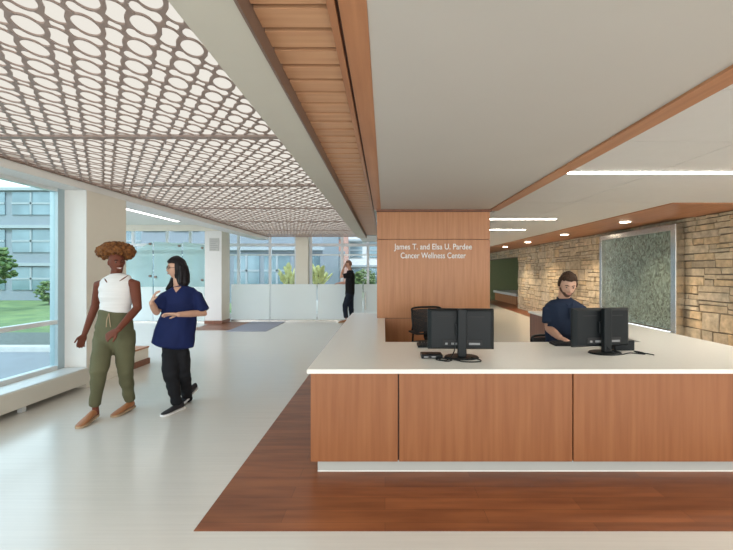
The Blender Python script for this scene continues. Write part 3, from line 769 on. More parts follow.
# ------------------------------------------------------------------ task chairs
def chair(loc, rz, label, h=.5, back=.46):
    t = thing('task_chair', label, 'chair', loc, rz, group='office task chairs behind the desk')
    bm = bmesh.new()   # backrest frame, curved; chair faces +Y in its own frame
    n = 12; hw = .225
    loop = []
    for s in [(-hw + .03, h + .12), (-hw, h + .25), (-hw, h + back - .06), (-hw + .05, h + back), (hw - .05, h + back), (hw, h + back - .06), (hw, h + .25), (hw - .03, h + .12)]:
        x, z = s; loop.append(Vector((x, -.26 + .05 * (x / hw) ** 2 * 1.3 - .06 * ((z - h) / back) ** 2, z)))
    cable(bm, loop + [loop[0]], .014, 5); obj('back_frame', bm, M['black'], t, local=True, smooth=True)
    bm = bmesh.new()
    rows = 18
    for r in range(rows):
        z0 = h + .13 + r * (back - .15) / rows; z1 = z0 + (back - .15) / rows * .93
        prev = None
        for k in range(13):
            x = -hw + .005 + (2 * hw - .01) * k / 12
            y = -.26 + .05 * (x / hw) ** 2 * 1.3 - .06 * ((z0 - h) / back) ** 2
            cur = [bm.verts.new((x, y - .003, z0)), bm.verts.new((x, y + .003, z0)), bm.verts.new((x, y + .003, z1)), bm.verts.new((x, y - .003, z1))]
            if prev:
                for a in range(4): bm.faces.new((prev[a], prev[(a + 1) % 4], cur[(a + 1) % 4], cur[a]))
            else: bm.faces.new(cur)
            prev = cur
        bm.faces.new(prev[::-1])
    obj('mesh_back', bm, M['blackm'], t, local=True)
    bm = bmesh.new(); box(bm, -.24, .24, -.22, .25, h - .05, h + .03, bevel=.03); obj('seat', bm, M['blackm'], t, local=True, smooth=True)
    for s in (-1, 1):
        bm = bmesh.new(); cable(bm, [(s * .2, -.05, h - .04), (s * .29, -.06, h - .02), (s * .30, -.04, h + .16)], .014); box(bm, s * .30 - .035, s * .30 + .035, -.12, .14, h + .16, h + .185, bevel=.01)
        obj('armrest', bm, M['black'], t, local=True)
    bm = bmesh.new(); tube(bm, [(0, -.2, h - .04), (0, -.29, h + .05), (0, -.29, h + .25)], [(.03, .015)] * 3, seg=10, side=(1, 0, 0)); obj('back_bracket', bm, M['black'], t, local=True)
    bm = bmesh.new(); cyl(bm, (0, 0), .028, .09, h - .05, 16); obj('gas_lift', bm, M['steel'], t, local=True)
    for k in range(5):
        a = k * 2 * PI / 5 + .3; c_, s_ = math.cos(a), math.sin(a)
        bm = bmesh.new(); tube(bm, [(0, 0, .11), (.29 * c_, .29 * s_, .08)], [(.024, .018), (.015, .012)], seg=10); lg = obj('base_arm', bm, M['black'], t, local=True)
        bm = bmesh.new(); bmesh.ops.create_cone(bm, cap_ends=True, segments=16, radius1=.03, radius2=.03, depth=.045, matrix=Matrix.Translation((.28 * c_, .28 * s_, .0305)) @ Matrix.Rotation(a, 4, 'Z') @ Matrix.Rotation(PI / 2, 4, 'Y'))
        obj('caster', bm, M['black'], lg, local=True)
    return t
chair((.66, 5.12, 0), math.radians(200), 'empty black mesh-back office chair in front of the wood sign wall', .5, .46)
chair((1.93, 4.30, 0), math.radians(178), 'black office chair the man in the polo shirt sits on', .42, .28)

# ------------------------------------------------------------------ people
def head_pts(rotm, c, scale=1.0, fwd_len=1.0, seg=56, ring=40, inflate=0.0, keep=None):
    """closed head surface; local x = side, y = forward, z = up"""
    bm = bmesh.new(); bmesh.ops.create_uvsphere(bm, u_segments=seg, v_segments=ring, radius=1)
    for v in bm.verts:
        n = v.co.copy(); x, y, z = n.x * .076, n.y * .096, n.z * .120
        t = max(0, -n.z)
        x *= 1 - .30 * t ** 1.5
        if n.y < 0: y *= 1 - .40 * t
        if n.y > 0: x *= 1 - .10 * n.y * t
        if n.y > 0.2:
            y -= .004
            y += .026 * math.exp(-(x / .011) ** 2) * max(0, min(1, (.022 - z) / .05)) * (1 / (1 + math.exp((-.046 - z) / -.004 * -1))) if False else 0
            nose = math.exp(-(x / .012) ** 2) * (max(0, min(1, (.020 - z) / .045)) if z > -.030 else max(0, 1 - (-.030 - z) / .012))
            y += .024 * nose
            y -= .009 * math.exp(-((abs(x) - .031) / .015) ** 2 - ((z - .008) / .012) ** 2)
            y += .004 * math.exp(-((z - .030) / .010) ** 2) * math.exp(-(x / .05) ** 2)
            y += .006 * math.exp(-(x / .022) ** 2 - ((z + .058) / .009) ** 2)
            y += .010 * math.exp(-(x / .025) ** 2 - ((z + .098) / .016) ** 2)
        q = Vector((x, y, z))
        if keep is not None:
            k = keep(q)
            q = q * (1 + inflate * k / .09) if k > 0 else q * (.80)
        v.co = q * scale
    M4 = Matrix.Translation(c) @ rotm.to_4x4()
    bmesh.ops.transform(bm, matrix=M4, verts=bm.verts)
    return bm

def merge(dst, src):
    me = bpy.data.meshes.new('x'); src.to_mesh(me); src.free(); dst.from_mesh(me); bpy.data.meshes.remove(me)

def rot_of(yaw, pitch=0, roll=0):
    """yaw 0 looks towards -Y (the camera); positive yaw turns the face towards +X"""
    return (Matrix.Rotation(PI + yaw, 3, 'Z') @ Matrix.Rotation(pitch, 3, 'X') @ Matrix.Rotation(roll, 3, 'Y'))

def hand(bm, wrist, d, nrm, thumb=1, curl=.35, sc_=1.0, splay=.08):
    w = Vector(wrist); d = Vector(d).normalized(); nrm = Vector(nrm); nrm = (nrm - d * nrm.dot(d)).normalized(); lat = d.cross(nrm) * thumb
    tube(bm, [w - d * .02, w + d * .01, w + d * .045 * sc_, w + d * .088 * sc_], [(.026 * sc_, .019 * sc_), (.027 * sc_, .018 * sc_), (.040 * sc_, .016 * sc_), (.040 * sc_, .013 * sc_)], seg=14, side=lat, cap=True)
    for i, (o, L) in enumerate(((.029, .072), (.010, .080), (-.010, .074), (-.029, .058))):
        b = w + d * .082 * sc_ + lat * o * sc_; dd = (d + lat * (o * splay * 30)).normalized(); pts = [b - d * .02, b]; ang = curl * .6
        for sgm in (.45, .3, .25):
            v = (dd * math.cos(ang) + nrm * math.sin(ang)); pts.append(pts[-1] + v * L * sgm * sc_); ang += curl
        tube(bm, pts, [.009 * sc_, .0095 * sc_, .009 * sc_, .0082 * sc_, .0072 * sc_], seg=10)
    b = w + d * .028 * sc_ + lat * .026 * sc_
    v1 = (lat * .75 + d * .7 + nrm * .25).normalized(); v2 = (lat * .35 + d * .95 + nrm * .35).normalized()
    tube(bm, [b - v1 * .01, b + v1 * .032 * sc_, b + v1 * .032 * sc_ + v2 * .03 * sc_, b + v1 * .032 * sc_ + v2 * .055 * sc_], [.012 * sc_, .0115 * sc_, .010 * sc_, .008 * sc_], seg=10)

def shoe(parent, heel, toe, mat, solemat, pitch=0.0, w=.046):
    """heel and toe are ground points of the sole; pitch lifts the heel"""
    heel = Vector(heel); toe = Vector(toe); d = (toe - heel); L = .27; d.z = 0; d.normalize(); side = Vector((-d.y, d.x, 0))
    def pt(s, l, z):
        zz = z + (1 - s) * L * math.sin(pitch); return toe - d * (L * (1 - s)) * math.cos(pitch) + side * l + Vector((0, 0, zz))
    prof = [(0.0, .028, .075), (.08, .036, .085), (.28, .036, .085), (.45, .038, .068), (.62, .046, .054), (.8, .047, .042), (.93, .036, .034), (1.0, .018, .026)]
    bm = bmesh.new(); rings = []
    for s, wd, h in prof:
        wd *= w / .046
        rings.append([bm.verts.new(pt(s, l * wd, z)) for l, z in ((-1, .016), (-1, .016 + (h - .016) * .5), (-.62, h * .9), (0, h), (.62, h * .9), (1, .016 + (h - .016) * .5), (1, .016))])
    for i in range(len(rings) - 1):
        for k in range(7): bm.faces.new((rings[i][k], rings[i][(k + 1) % 7], rings[i + 1][(k + 1) % 7], rings[i + 1][k]))
    bm.faces.new(rings[0]); bm.faces.new(rings[-1][::-1])
    o = obj('shoe', bm, mat, parent, smooth=True)
    sub = o.modifiers.new('s', 'SUBSURF'); sub.levels = 1; sub.render_levels = 1
    bm = bmesh.new(); A = []; B = []
    outl = [(s, wd * w / .046 + .003) for s, wd, h in prof]
    for s, wd in outl: A.append((s, wd))
    pl = [(s, wd) for s, wd in A] + [(s, -wd) for s, wd in A[::-1]]
    a = [bm.verts.new(pt(s, l, .001)) for s, l in pl]; b = [bm.verts.new(pt(s, l, .02)) for s, l in pl]
    bm.faces.new(a); bm.faces.new(b[::-1])
    for i in range(len(pl)):
        j = (i + 1) % len(pl); bm.faces.new((a[i], a[j], b[j], b[i]))
    obj('sole', bm, solemat, o)
    return o

def face_bits(person, rotm, c, s, lipm, browm, smile=False):
    def W(x, y, z): return Vector(c) + rotm @ (Vector((x, y, z)) * s)
    for sd in (-1, 1):
        bm = bmesh.new(); ball(bm, W(sd * .031, .0785, .007), .0080 * s, 12); e = obj('eye', bm, M['eye'], person, smooth=True)
        bm = bmesh.new(); ball(bm, W(sd * .031, .0815, .006), .0072 * s, 10); obj('iris', bm, M['iris'], e, smooth=True)
        bm = bmesh.new(); tube(bm, [W(sd * .014, .094, .026), W(sd * .030, .090, .031), W(sd * .048, .078, .027)], [.0035 * s, .004 * s, .0025 * s], seg=8)
        obj('eyebrow', bm, browm, person, smooth=True)
    bm = bmesh.new(); k = 1.25 if smile else 1
    up = .006 if smile else 0
    for dz, r in ((.005 if smile else .003, .0042), (-.007 if smile else -.0045, .005)):
        tube(bm, [W(-.023 * k, .082, -.058 + up), W(-.010, .0945, -.058 + dz), W(.010, .0945, -.058 + dz), W(.023 * k, .082, -.058 + up)], [.002 * s, r * s, r * s, .002 * s], seg=8)
    obj('lips', bm, lipm, person, smooth=True)
    if smile:
        bm = bmesh.new(); tube(bm, [W(-.022, .087, -.057), W(0, .098, -.059), W(.022, .087, -.057)], [.003 * s, .0065 * s, .003 * s], seg=8)
        obj('teeth', bm, M['teeth'], person, smooth=True)

def cap_hair(person, rotm, c, s, mat, hairline, thick=.014, name='hair', vox=0):
    bm = head_pts(rotm, Vector(c), s, inflate=thick, keep=hairline)
    return obj(name, bm, mat, person, smooth=True)

def limb(bm, pts, radii, seg=16): tube(bm, pts, radii, seg=seg)

def person(name, label, base, body_bm, skin, vox=.0065):
    """body is a single continuous mesh and parents hair and clothes"""
    bm = remesh(body_bm, vox, 2)
    root = thing(name, label, 'person', base)
    b = obj('body', bm, skin, root, smooth=True)
    return root

def ears(bm, rotm, c, s):
    for sd in (-1, 1):
        p = Vector(c) + rotm @ (Vector((sd * .077, -.006, -.008)) * s)
        ball(bm, p, (.008 * s, .016 * s, .030 * s), 12, rot=rotm @ Matrix.Rotation(sd * -.35, 3, 'Z'))

def hit(bvh, px, py):
    d = (P(px, py, 4) - CAM).normalized(); h = bvh.ray_cast(CAM, d)[0]
    return None if h is None else h - d * .002
def on_surface_strip(bm, bvh, a, b, r):
    pts = [hit(bvh, a[0] + (b[0] - a[0]) * k / 6, a[1] + (b[1] - a[1]) * k / 6) for k in range(7)]; pts = [p for p in pts if p is not None]
    if len(pts) > 2: tube(bm, pts, [r * (.4 + .6 * math.sin(PI * k / (len(pts) - 1))) for k in range(len(pts))], seg=8)
    else: ball(bm, P(*a, 3.9), .003)
def on_surface_patch(bm, bvh, A, B, Cc, n=6):
    g = {}
    for i in range(n + 1):
        for j in range(n + 1 - i):
            u, v = i / n, j / n; px = A[0] * (1 - u - v) + B[0] * u + Cc[0] * v; py = A[1] * (1 - u - v) + B[1] * u + Cc[1] * v
            h = hit(bvh, px, py)
            if h is not None: g[i, j] = (bm.verts.new(h), bm.verts.new(h + Vector((0, .004, 0))))
    for i in range(n):
        for j in range(n - i):
            for tri in (((i, j), (i + 1, j), (i, j + 1)), ((i + 1, j), (i + 1, j + 1), (i, j + 1))):
                if all(t in g for t in tri): bm.faces.new([g[t][0] for t in tri]); bm.faces.new([g[t][1] for t in tri][::-1])

# ---- woman in white top --------------------------------------------------
Yb = 3.92
R1 = rot_of(math.radians(52), math.radians(-6), math.radians(4)); hc = P(116.5, 262.0, Yb - .03); hs = .90
bd = bmesh.new()
merge(bd, head_pts(R1, hc, hs)); ears(bd, R1, hc, hs)
neck = P(115.5, 279, Yb + .02)
tube(bd, [hc + Vector((-.005, .025, -.04)), neck + Vector((0, 0, .02)), neck + Vector((0, 0, -.06))], [.050, .050, .07], seg=16)
sL, sR = P(99.5, 284.5, Yb + .01), P(134.5, 283.5, Yb - .0)
sd1 = (sR - sL).normalized()
tor = [P(116, 276.5, Yb), P(116.5, 281, Yb), P(116.5, 290, Yb), P(116, 302, Yb), P(115, 312, Yb), P(114, 322, Yb), P(114, 333, Yb)]
tube(bd, tor, [(.10, .05), (.155, .075), (.155, .095), (.135, .085), (.125, .085), (.145, .10), (.15, .10)], seg=24, side=sd1)
# arms (img-left swings back, img-right forward across)
eL, wL = P(95.5, 305, Yb + .10), P(84.5, 334, Yb + .04)
limb(bd, [sL + Vector((.03, 0, 0)), sL, (sL + eL) / 2, eL, (eL * .6 + wL * .4), wL], [.05, .050, .044, .038, .036, .025])
hand(bd, wL, Vector((-.30, -.15, -1)), Vector((.8, -.5, 0)), thumb=1, curl=.45, sc_=.95)
eR, wR = P(137.5, 308, Yb - .03), P(118, 330, Yb - .25)
limb(bd, [sR - Vector((.03, 0, 0)), sR, (sR + eR) / 2, eR, (eR * .6 + wR * .4), wR], [.05, .052, .046, .040, .037, .025])
hand(bd, wR, Vector((-.95, -.25, -.65)), Vector((-.2, .9, -.5)), thumb=1, curl=.35, sc_=.95)
# legs under trousers
hl, hr = P(105, 335, Yb), P(124, 335, Yb)
kl, al = P(99, 371, 3.74), P(95.5, 409, 3.84)
kr, ar = P(125, 371, 3.94), P(129.5, 404, 4.10)
for h_, k_, a_ in ((hl, kl, al), (hr, kr, ar)):
    limb(bd, [h_, (h_ + k_) / 2, k_, (k_ * .6 + a_ * .4), a_ + Vector((0, 0, .02)), a_ - Vector((0, 0, .045))], [.07, .058, .042, .034, .028, .032])
w1 = person('person', 'walking person with curly auburn hair, white sleeveless top and olive trousers', (P(115, 400, 3.9).x, 3.9, 0), bd, M['skin_d'], .006)
face_bits(w1, R1, hc, hs, M['lipd'], M['hair_k'], smile=True)
bm = bmesh.new(); rr = random.Random(3); hcen = P(114.8, 252.3, Yb + .01)
ball(bm, hcen + Vector((0, .02, 0)), (.135, .115, .075), 20)
for i in range(330):
    a = rr.uniform(0, 2 * PI); u = rr.uniform(-.75, 1); q = Vector((math.cos(a) * math.sqrt(1 - u * u), math.sin(a) * math.sqrt(1 - u * u), u))
    if q.y < -.3 and u < -.25: continue
    p = hcen + Vector((q.x * .158, q.y * .125 + .015, q.z * (.088 if u > 0 else .075)))
    if (p - hc).dot(R1 @ Vector((0, 1, 0))) > .075 and p.z < hc.z + .035: continue
    ball(bm, p, rr.uniform(.016, .030), 8)
bm = remesh(bm, .006, 1, disp=.012, dscale=55)
obj('hair', bm, M['hair_c'], w1, smooth=True)
# top
bm = bmesh.new()
tt = [P(116.3, 274.8, Yb + .012), P(116.4, 277.0, Yb + .008), P(116.5, 282, Yb), P(116.5, 290, Yb), P(116.3, 297, Yb), P(116, 303, Yb), P(115.5, 310, Yb), P(115.5, 313, Yb)]
tube(bm, tt, [(.085, .062), (.135, .070), (.163, .090), (.168, .110), (.163, .110), (.150, .098), (.148, .098), (.152, .100)], seg=32, side=sd1, close_r=.15)
bm = remesh(bm, .008, 2, disp=.006, dscale=9, stretch=(.5, .5, 3))
bvh = BVHTree.FromBMesh(bm); tp = obj('sleeveless_top', bm, M['knit'], w1, smooth=True)
for (a_, b_) in (((128, 275.5), (119.5, 281)), ((104.5, 278.5), (107, 282.5))):
    bm = bmesh.new(); on_surface_strip(bm, bvh, a_, b_, .006)
    obj('keyhole_slit', bm, M['skin_d'], tp, smooth=True)
# trousers
bm = bmesh.new()
tube(bm, [P(115.5, 311.5, Yb), P(115, 318, Yb), P(115, 328, Yb), P(114.5, 338, Yb), P(114, 345, Yb)], [(.155, .105), (.165, .115), (.178, .12), (.175, .11), (.15, .085)], seg=28, side=(1, 0, 0), close_r=.2)
for h_, k_, a_ in ((hl, kl, al), (hr, kr, ar)):
    e = a_ + Vector((0, 0, .045))
    tube(bm, [h_ + Vector((0, 0, .04)), h_ - Vector((0, 0, .05)), (h_ + k_) / 2, k_, (k_ + e) / 2, e], [.095, .102, .088, .072, .060, .048], seg=22, close_r=.12)
bm = remesh(bm, .009, 3, disp=.012, dscale=7, stretch=(1, 1, 1.5))
tr = obj('trousers', bm, M['olive'], w1, smooth=True)
bm = bmesh.new(); q = P(109, 313.5, Yb - .125)
for dx in (-.012, .014): cable(bm, [q, q + Vector((dx, -.012, -.06)), q + Vector((dx * 1.6, -.01, -.13))], .004)
obj('drawstring', bm, M['sole'], tr, smooth=True)
shoe(w1, (P(95, 409, 3.84).x - .005, 3.86, 0), (P(95, 409, 3.84).x + .02, 3.60, 0), M['tan'], M['sole'], .10)
shoe(w1, (ar.x + .01, 4.13, 0), (ar.x - .03, 3.88, 0), M['tan'], M['sole'], .06)

# ---- woman in navy scrubs -------------------------------------------------
Yb = 4.1
R2 = rot_of(math.radians(-52), math.radians(-3)); hc = P(176.5, 268.2, Yb); hs = .90
bd = bmesh.new(); merge(bd, head_pts(R2, hc, hs)); ears(bd, R2, hc, hs)
sL, sR = P(165.5, 295.5, Yb - .06), P(197, 295.5, Yb + .04)
sd2 = (sR - sL); sd2.z = 0; sd2.normalize()
nk = P(178, 287, Yb + .01)
tube(bd, [hc + Vector((.01, .01, -.04)), nk, nk + Vector((0, 0, -.06))], [.045, .046, .065], seg=16)
tube(bd, [P(180, 287, Yb), P(180, 291, Yb), P(180, 302, Yb), P(179, 318, Yb), P(176, 330, Yb), P(175, 338, Yb)], [(.06, .045), (.11, .06), (.14, .09), (.125, .09), (.12, .08), (.10, .07)], seg=24, side=sd2)
eL, wL = P(156, 312, Yb - .16), P(151.5, 302.5, Yb - .30)
limb(bd, [sL + Vector((.03, 0, 0)), sL, (sL + eL) / 2, eL, (eL + wL) / 2, wL], [.034, .040, .042, .038, .033, .024])
hand(bd, wL, Vector((.35, -.05, .85)), Vector((.8, .5, -.4)), thumb=-1, curl=.40, sc_=.92)
eR, wR = P(203.5, 313, Yb + .03), P(178, 314.5, Yb - .24)
limb(bd, [sR - Vector((.03, 0, 0)), sR, (sR + eR) / 2, eR, (eR * .5 + wR * .5), wR], [.034, .040, .044, .041, .034, .025])
hand(bd, wR, Vector((-1, -.15, .05)), Vector((.1, -.35, -.9)), thumb=-1, curl=.25, sc_=.95, splay=.2)
hl, hr = P(170, 345, Yb - .02), P(181, 345, Yb + .02)
kl, al = P(170.5, 375, Yb - .10), P(177, 403, Yb - .0)
kr, ar = P(183.5, 374, Yb + .03), P(188, 399, Yb + .28)
for h_, k_, a_ in ((hl, kl, al), (hr, kr, ar)):
    limb(bd, [h_, (h_ + k_) / 2, k_, (k_ * .6 + a_ * .4), a_ + Vector((0, 0, .02)), a_ - Vector((0, 0, .03))], [.050, .052, .05, .045, .032, .032])
w2 = person('person', 'walking person in navy blue scrub top and black trousers with long black hair', (P(178, 400, 4.1).x, 4.1, 0), bd, M['skin_l'], .006)
face_bits(w2, R2, hc, hs, M['lip'], M['hair_k'])
def hl_w2(q): return 1.0 if (q.y < .030 and q.z > -.10) or q.z > .060 else 0
bm = head_pts(R2, hc, hs, inflate=.020, keep=hl_w2)
bk = R2 @ Vector((0, -1, 0)); sdv = R2 @ Vector((1, 0, 0)); up = Vector((0, 0, 1))
tube(bm, [hc + up * .06 + bk * .012, hc + up * .0 + bk * .040, hc - up * .08 + bk * .052, hc - up * .16 + bk * .062, hc - up * .20 + bk * .06], [(.068, .058), (.092, .074), (.096, .076), (.094, .066), (.080, .045)], seg=22, side=sdv)
for s_ in (-1, 1):
    tube(bm, [hc + up * .065 + sdv * s_ * .045 + bk * .0, hc + up * .02 + sdv * s_ * .076 + bk * .022, hc - up * .07 + sdv * s_ * .076 + bk * .03, hc - up * .165 + sdv * s_ * .08 + bk * .02], [.028, .026, .026, .018], seg=12)
tube(bm, [hc + bk * .04 - up * .05, P(174.5, 280, Yb + .03), P(171, 285.5, Yb - .01), P(167, 289.5, Yb - .05)], [.05, .042, .034, .016], seg=14)
bm = remesh(bm, .006, 2, disp=.004, dscale=30, stretch=(1, 1, .15))
obj('hair', bm, M['hair_k'], w2, smooth=True)
g = bmesh.new()
for s_ in (-1, 1):
    cpt = hc + R2 @ (Vector((s_ * .033, .094, .004)) * hs); ring = [cpt + R2 @ Vector((math.cos(a) * .022, 0, math.sin(a) * .017)) for a in [k * 2 * PI / 14 for k in range(15)]]
    tube(g, ring, [.0013] * 15, seg=6); tube(g, [cpt + R2 @ Vector((s_ * .022, 0, .004)), cpt + R2 @ Vector((s_ * .042, -.085, .006))], [.0018, .0018], seg=6)
tube(g, [hc + R2 @ (Vector((-.010, .098, .006)) * hs), hc + R2 @ (Vector((.010, .098, .006)) * hs)], [.0018, .0018], seg=6)
obj('glasses', g, M['black'], w2, smooth=True)
bm = bmesh.new()
tube(bm, [P(179.5, 286.8, Yb + .01), P(180, 289.2, Yb + .005), P(180.5, 293, Yb), P(181, 303, Yb), P(179, 316, Yb), P(175.5, 332, Yb), P(173, 344.5, Yb)], [(.085, .060), (.135, .078), (.165, .092), (.172, .118), (.170, .118), (.190, .128), (.205, .138)], seg=32, side=sd2, close_r=.12)
for s0, e0, f_ in ((sL, eL, .80), (sR, eR, .86)):
    m_ = s0.lerp(e0, f_)
    tube(bm, [s0 + Vector((.05 if s0 is sL else -.05, 0, .012)), s0 + Vector((0, 0, -.012)), s0.lerp(e0, .45), m_], [.05, .058, .066, .072], seg=20, close_r=.1)
bm = remesh(bm, .008, 3, disp=.014, dscale=8, stretch=(1.3, 1.3, .8))
bvh = BVHTree.FromBMesh(bm); sh = obj('scrub_top', bm, M['scrub'], w2, smooth=True)
bm = bmesh.new(); on_surface_patch(bm, bvh, (173, 287), (176, 292.5), (181.5, 286.5)); obj('open_neck', bm, M['skin_l'], sh, smooth=True)
bm = bmesh.new()
tube(bm, [P(176, 334, Yb), P(176, 342, Yb), P(175.5, 350, Yb)], [(.12, .07), (.12, .07), (.11, .075)], seg=24, side=(1, 0, 0), close_r=.2)
for h_, k_, a_ in ((hl, kl, al), (hr, kr, ar)):
    e = a_ + Vector((0, 0, .0))
    tube(bm, [h_ + Vector((0, 0, .02)), (h_ * .7 + k_ * .3), (h_ * .35 + k_ * .65), k_, (k_ + e) / 2, e], [.066, .080, .080, .070, .060, .052], seg=22, close_r=.12)
bm = remesh(bm, .009, 3, disp=.010, dscale=9, stretch=(1, 1, 2))
obj('trousers', bm, M['blkcloth'], w2, smooth=True)
shoe(w2, (al.x + .03, 4.13, 0), (al.x - .05, 3.90, 0), M['blkshoe'], M['wsole'], .0, .044)
shoe(w2, (ar.x + .03, 4.43, 0), (ar.x - .02, 4.24, 0), M['blkshoe'], M['wsole'], .42, .044)

# ---- man on the phone at the back ------------------------------------------
Yb = 11.28
R3 = rot_of(math.radians(-80), math.radians(-2)); hc = P(348.6, 264.4, Yb); hs = .98
bd = bmesh.new(); merge(bd, head_pts(R3, hc, hs)); ears(bd, R3, hc, hs)
nk = P(350, 270.5, Yb)
tube(bd, [hc + Vector((.01, 0, -.05)), nk, nk + Vector((0, 0, -.06))], [.055, .058, .075], seg=16)
sN, sF = P(350, 274.5, Yb - .17), P(350, 274.5, Yb + .13)
tube(bd, [P(350, 271.5, Yb), P(350.2, 274, Yb), P(350, 281, Yb), P(349.8, 288, Yb), P(349.5, 294, Yb)], [(.10, .07), (.185, .10), (.175, .115), (.15, .11), (.15, .11)], seg=24, side=(0, 1, 0))
eN, wN = P(340.6, 277, Yb - .22), P(343.4, 269.2, Yb - .12)
limb(bd, [sN + Vector((0, .03, 0)), sN, (sN + eN) / 2, eN, (eN + wN) / 2, wN], [.055, .056, .050, .044, .040, .030])
hand(bd, wN, Vector((.18, .05, 1)), Vector((.8, .6, 0)), thumb=1, curl=.5)
eF, wF = P(346.5, 283.0, Yb + .14), P(339.5, 283.0, Yb + .17)
limb(bd, [sF - Vector((0, .03, 0)), sF, (sF + eF) / 2, eF, (eF + wF) / 2, wF], [.055, .056, .050, .044, .040, .030])
hand(bd, wF, Vector((-1, .1, -.05)), Vector((0, .1, -1)), thumb=1, curl=.5)
hN, hF = P(349.5, 294, Yb - .09), P(350, 294, Yb + .08)
kN, aN = P(345, 306.5, Yb - .08), P(346.0, 318.2, Yb - .10)
kF, aF = P(351, 307, Yb + .07), P(352, 318, Yb + .06)
for h_, k_, a_ in ((hN, kN, aN), (hF, kF, aF)):
    limb(bd, [h_, (h_ + k_) / 2, k_, (k_ * .6 + a_ * .4), a_], [.08, .075, .055, .052, .036])
w3 = person('person', 'person in black T-shirt and dark trousers phoning at the frosted guard', (P(349, 300, Yb).x, Yb, 0), bd, M['skin_m'], .009)
face_bits(w3, R3, hc, hs, M['lip'], M['hair_r'])
cap_hair(w3, R3, hc, hs, M['hair_r'], lambda q: 1.0 if (q.z > .045 and q.y < .075) or (q.y < -.0 and q.z > -.04) else 0, .008)
bm = bmesh.new()
tube(bm, [P(350.1, 270.6, Yb), P(350.2, 272.2, Yb), P(350.3, 274.2, Yb), P(350.2, 281, Yb), P(350, 288, Yb), P(349.8, 294.5, Yb)], [(.085, .080), (.14, .10), (.195, .120), (.19, .135), (.175, .135), (.175, .135)], seg=26, side=(0, 1, 0), close_r=.12)
for s0, e0, s_ in ((sN, eN, 1), (sF, eF, -1)):
    tube(bm, [s0 + Vector((0, .05 * s_, 0)), s0, s0.lerp(e0, .4), s0.lerp(e0, .68)], [.065, .075, .072, .072], seg=18, close_r=.1)
bm = remesh(bm, .01, 2, disp=.01, dscale=8); obj('t_shirt', bm, M['blkcloth'], w3, smooth=True)
bm = bmesh.new()
tube(bm, [P(349.8, 292, Yb), P(349.7, 296, Yb), P(349.6, 299, Yb)], [(.17, .125), (.17, .125), (.15, .11)], seg=24, side=(0, 1, 0), close_r=.2)
for h_, k_, a_ in ((hN, kN, aN), (hF, kF, aF)):
    tube(bm, [h_, (h_ + k_) / 2, k_, (k_ + a_) / 2, a_ + Vector((0, 0, .02))], [.10, .095, .08, .07, .062], seg=20, close_r=.12)
bm = remesh(bm, .01, 2, disp=.01, dscale=8, stretch=(1, 1, 2)); obj('trousers', bm, M['jeans'], w3, smooth=True)
shoe(w3, (aN.x + .05, aN.y, 0), (aN.x - .22, aN.y - .02, 0), M['tan'], M['sole'])
shoe(w3, (aF.x + .05, aF.y, 0), (aF.x - .21, aF.y + .02, 0), M['tan'], M['sole'])
bm = bmesh.new(); q = wN + Vector((.04, .05, .10)); box(bm, q.x - .006, q.x + .006, q.y - .035, q.y + .035, q.z - .07, q.z + .07, bevel=.003)
tag(obj('mobile_phone', bm, M['black']), 'dark mobile phone held to the ear of the man at the back', 'phone')

# ---- seated man in polo -----------------------------------------------------
Yb = 4.18
R4 = rot_of(math.radians(-10), math.radians(-20), math.radians(-3)); hc = P(567.6, 285.2, Yb - .06); hs = 1.06
bd = bmesh.new(); merge(bd, head_pts(R4, hc, hs)); ears(bd, R4, hc, hs)
nk = P(563.8, 300, Yb + .01)
tube(bd, [hc + Vector((-.01, .035, -.05)), nk + Vector((0, 0, .01)), nk + Vector((0, 0, -.08))], [.060, .062, .08], seg=18)
sL, sR = P(548, 310.5, Yb), P(581, 310, Yb)
side4 = Vector((1, 0, 0))
tube(bd, [P(563.5, 304, Yb), P(564, 308, Yb), P(564, 316, Yb), P(563, 332, Yb), P(563, 345, Yb + .03), P(563, 356, Yb + .05)], [(.09, .06), (.16, .09), (.18, .12), (.165, .115), (.16, .12), (.17, .12)], seg=26, side=side4)
eL, wL = P(549.5, 329, Yb - .02), P(559.5, 337.3, Yb - .34)
limb(bd, [sL + Vector((.03, 0, 0)), sL, (sL + eL) / 2, eL, (eL * .55 + wL * .45), wL], [.045, .050, .050, .046, .042, .030])
hand(bd, wL, Vector((.25, -1, -.16)), Vector((0, -.25, -1)), thumb=1, curl=.22)
eR, wR = P(590, 331, Yb - .02), P(579, 337.3, Yb - .34)
limb(bd, [sR - Vector((.03, 0, 0)), sR, (sR + eR) / 2, eR, (eR * .55 + wR * .45), wR], [.055, .056, .052, .046, .042, .030])
hand(bd, wR, Vector((-.1, -1, -.16)), Vector((0, -.25, -1)), thumb=-1, curl=.22)
X4 = P(563, 340, Yb).x
hipL, hipR = Vector((X4 - .10, Yb + .05, .54)), Vector((X4 + .10, Yb + .05, .54))
kn = [Vector((X4 - .13, Yb - .42, .56)), Vector((X4 + .14, Yb - .40, .56))]
an = [Vector((X4 - .13, Yb - .36, .10)), Vector((X4 + .14, Yb - .34, .10))]
for h_, k_, a_ in ((hipL, kn[0], an[0]), (hipR, kn[1], an[1])):
    limb(bd, [h_, (h_ + k_) / 2, k_], [.085, .075, .058]); limb(bd, [k_, (k_ * .65 + a_ * .35), a_, a_ - Vector((0, 0, .04))], [.056, .054, .038, .036])
w4 = person('person', 'bearded person in navy polo shirt seated typing behind the counter', (X4, Yb, 0), bd, M['skin_l'], .0065)
face_bits(w4, R4, hc, hs, M['lip'], M['hair_b'])
def hl4(q): return 1.0 if (q.z > .062 + .25 * max(0, q.y - .05)) or (q.y < .022 and q.z > -.012 and abs(q.x) < .2) or (q.y < -.03 and q.z > -.05) else 0
hb = head_pts(R4, hc, hs, inflate=.017, keep=hl4)
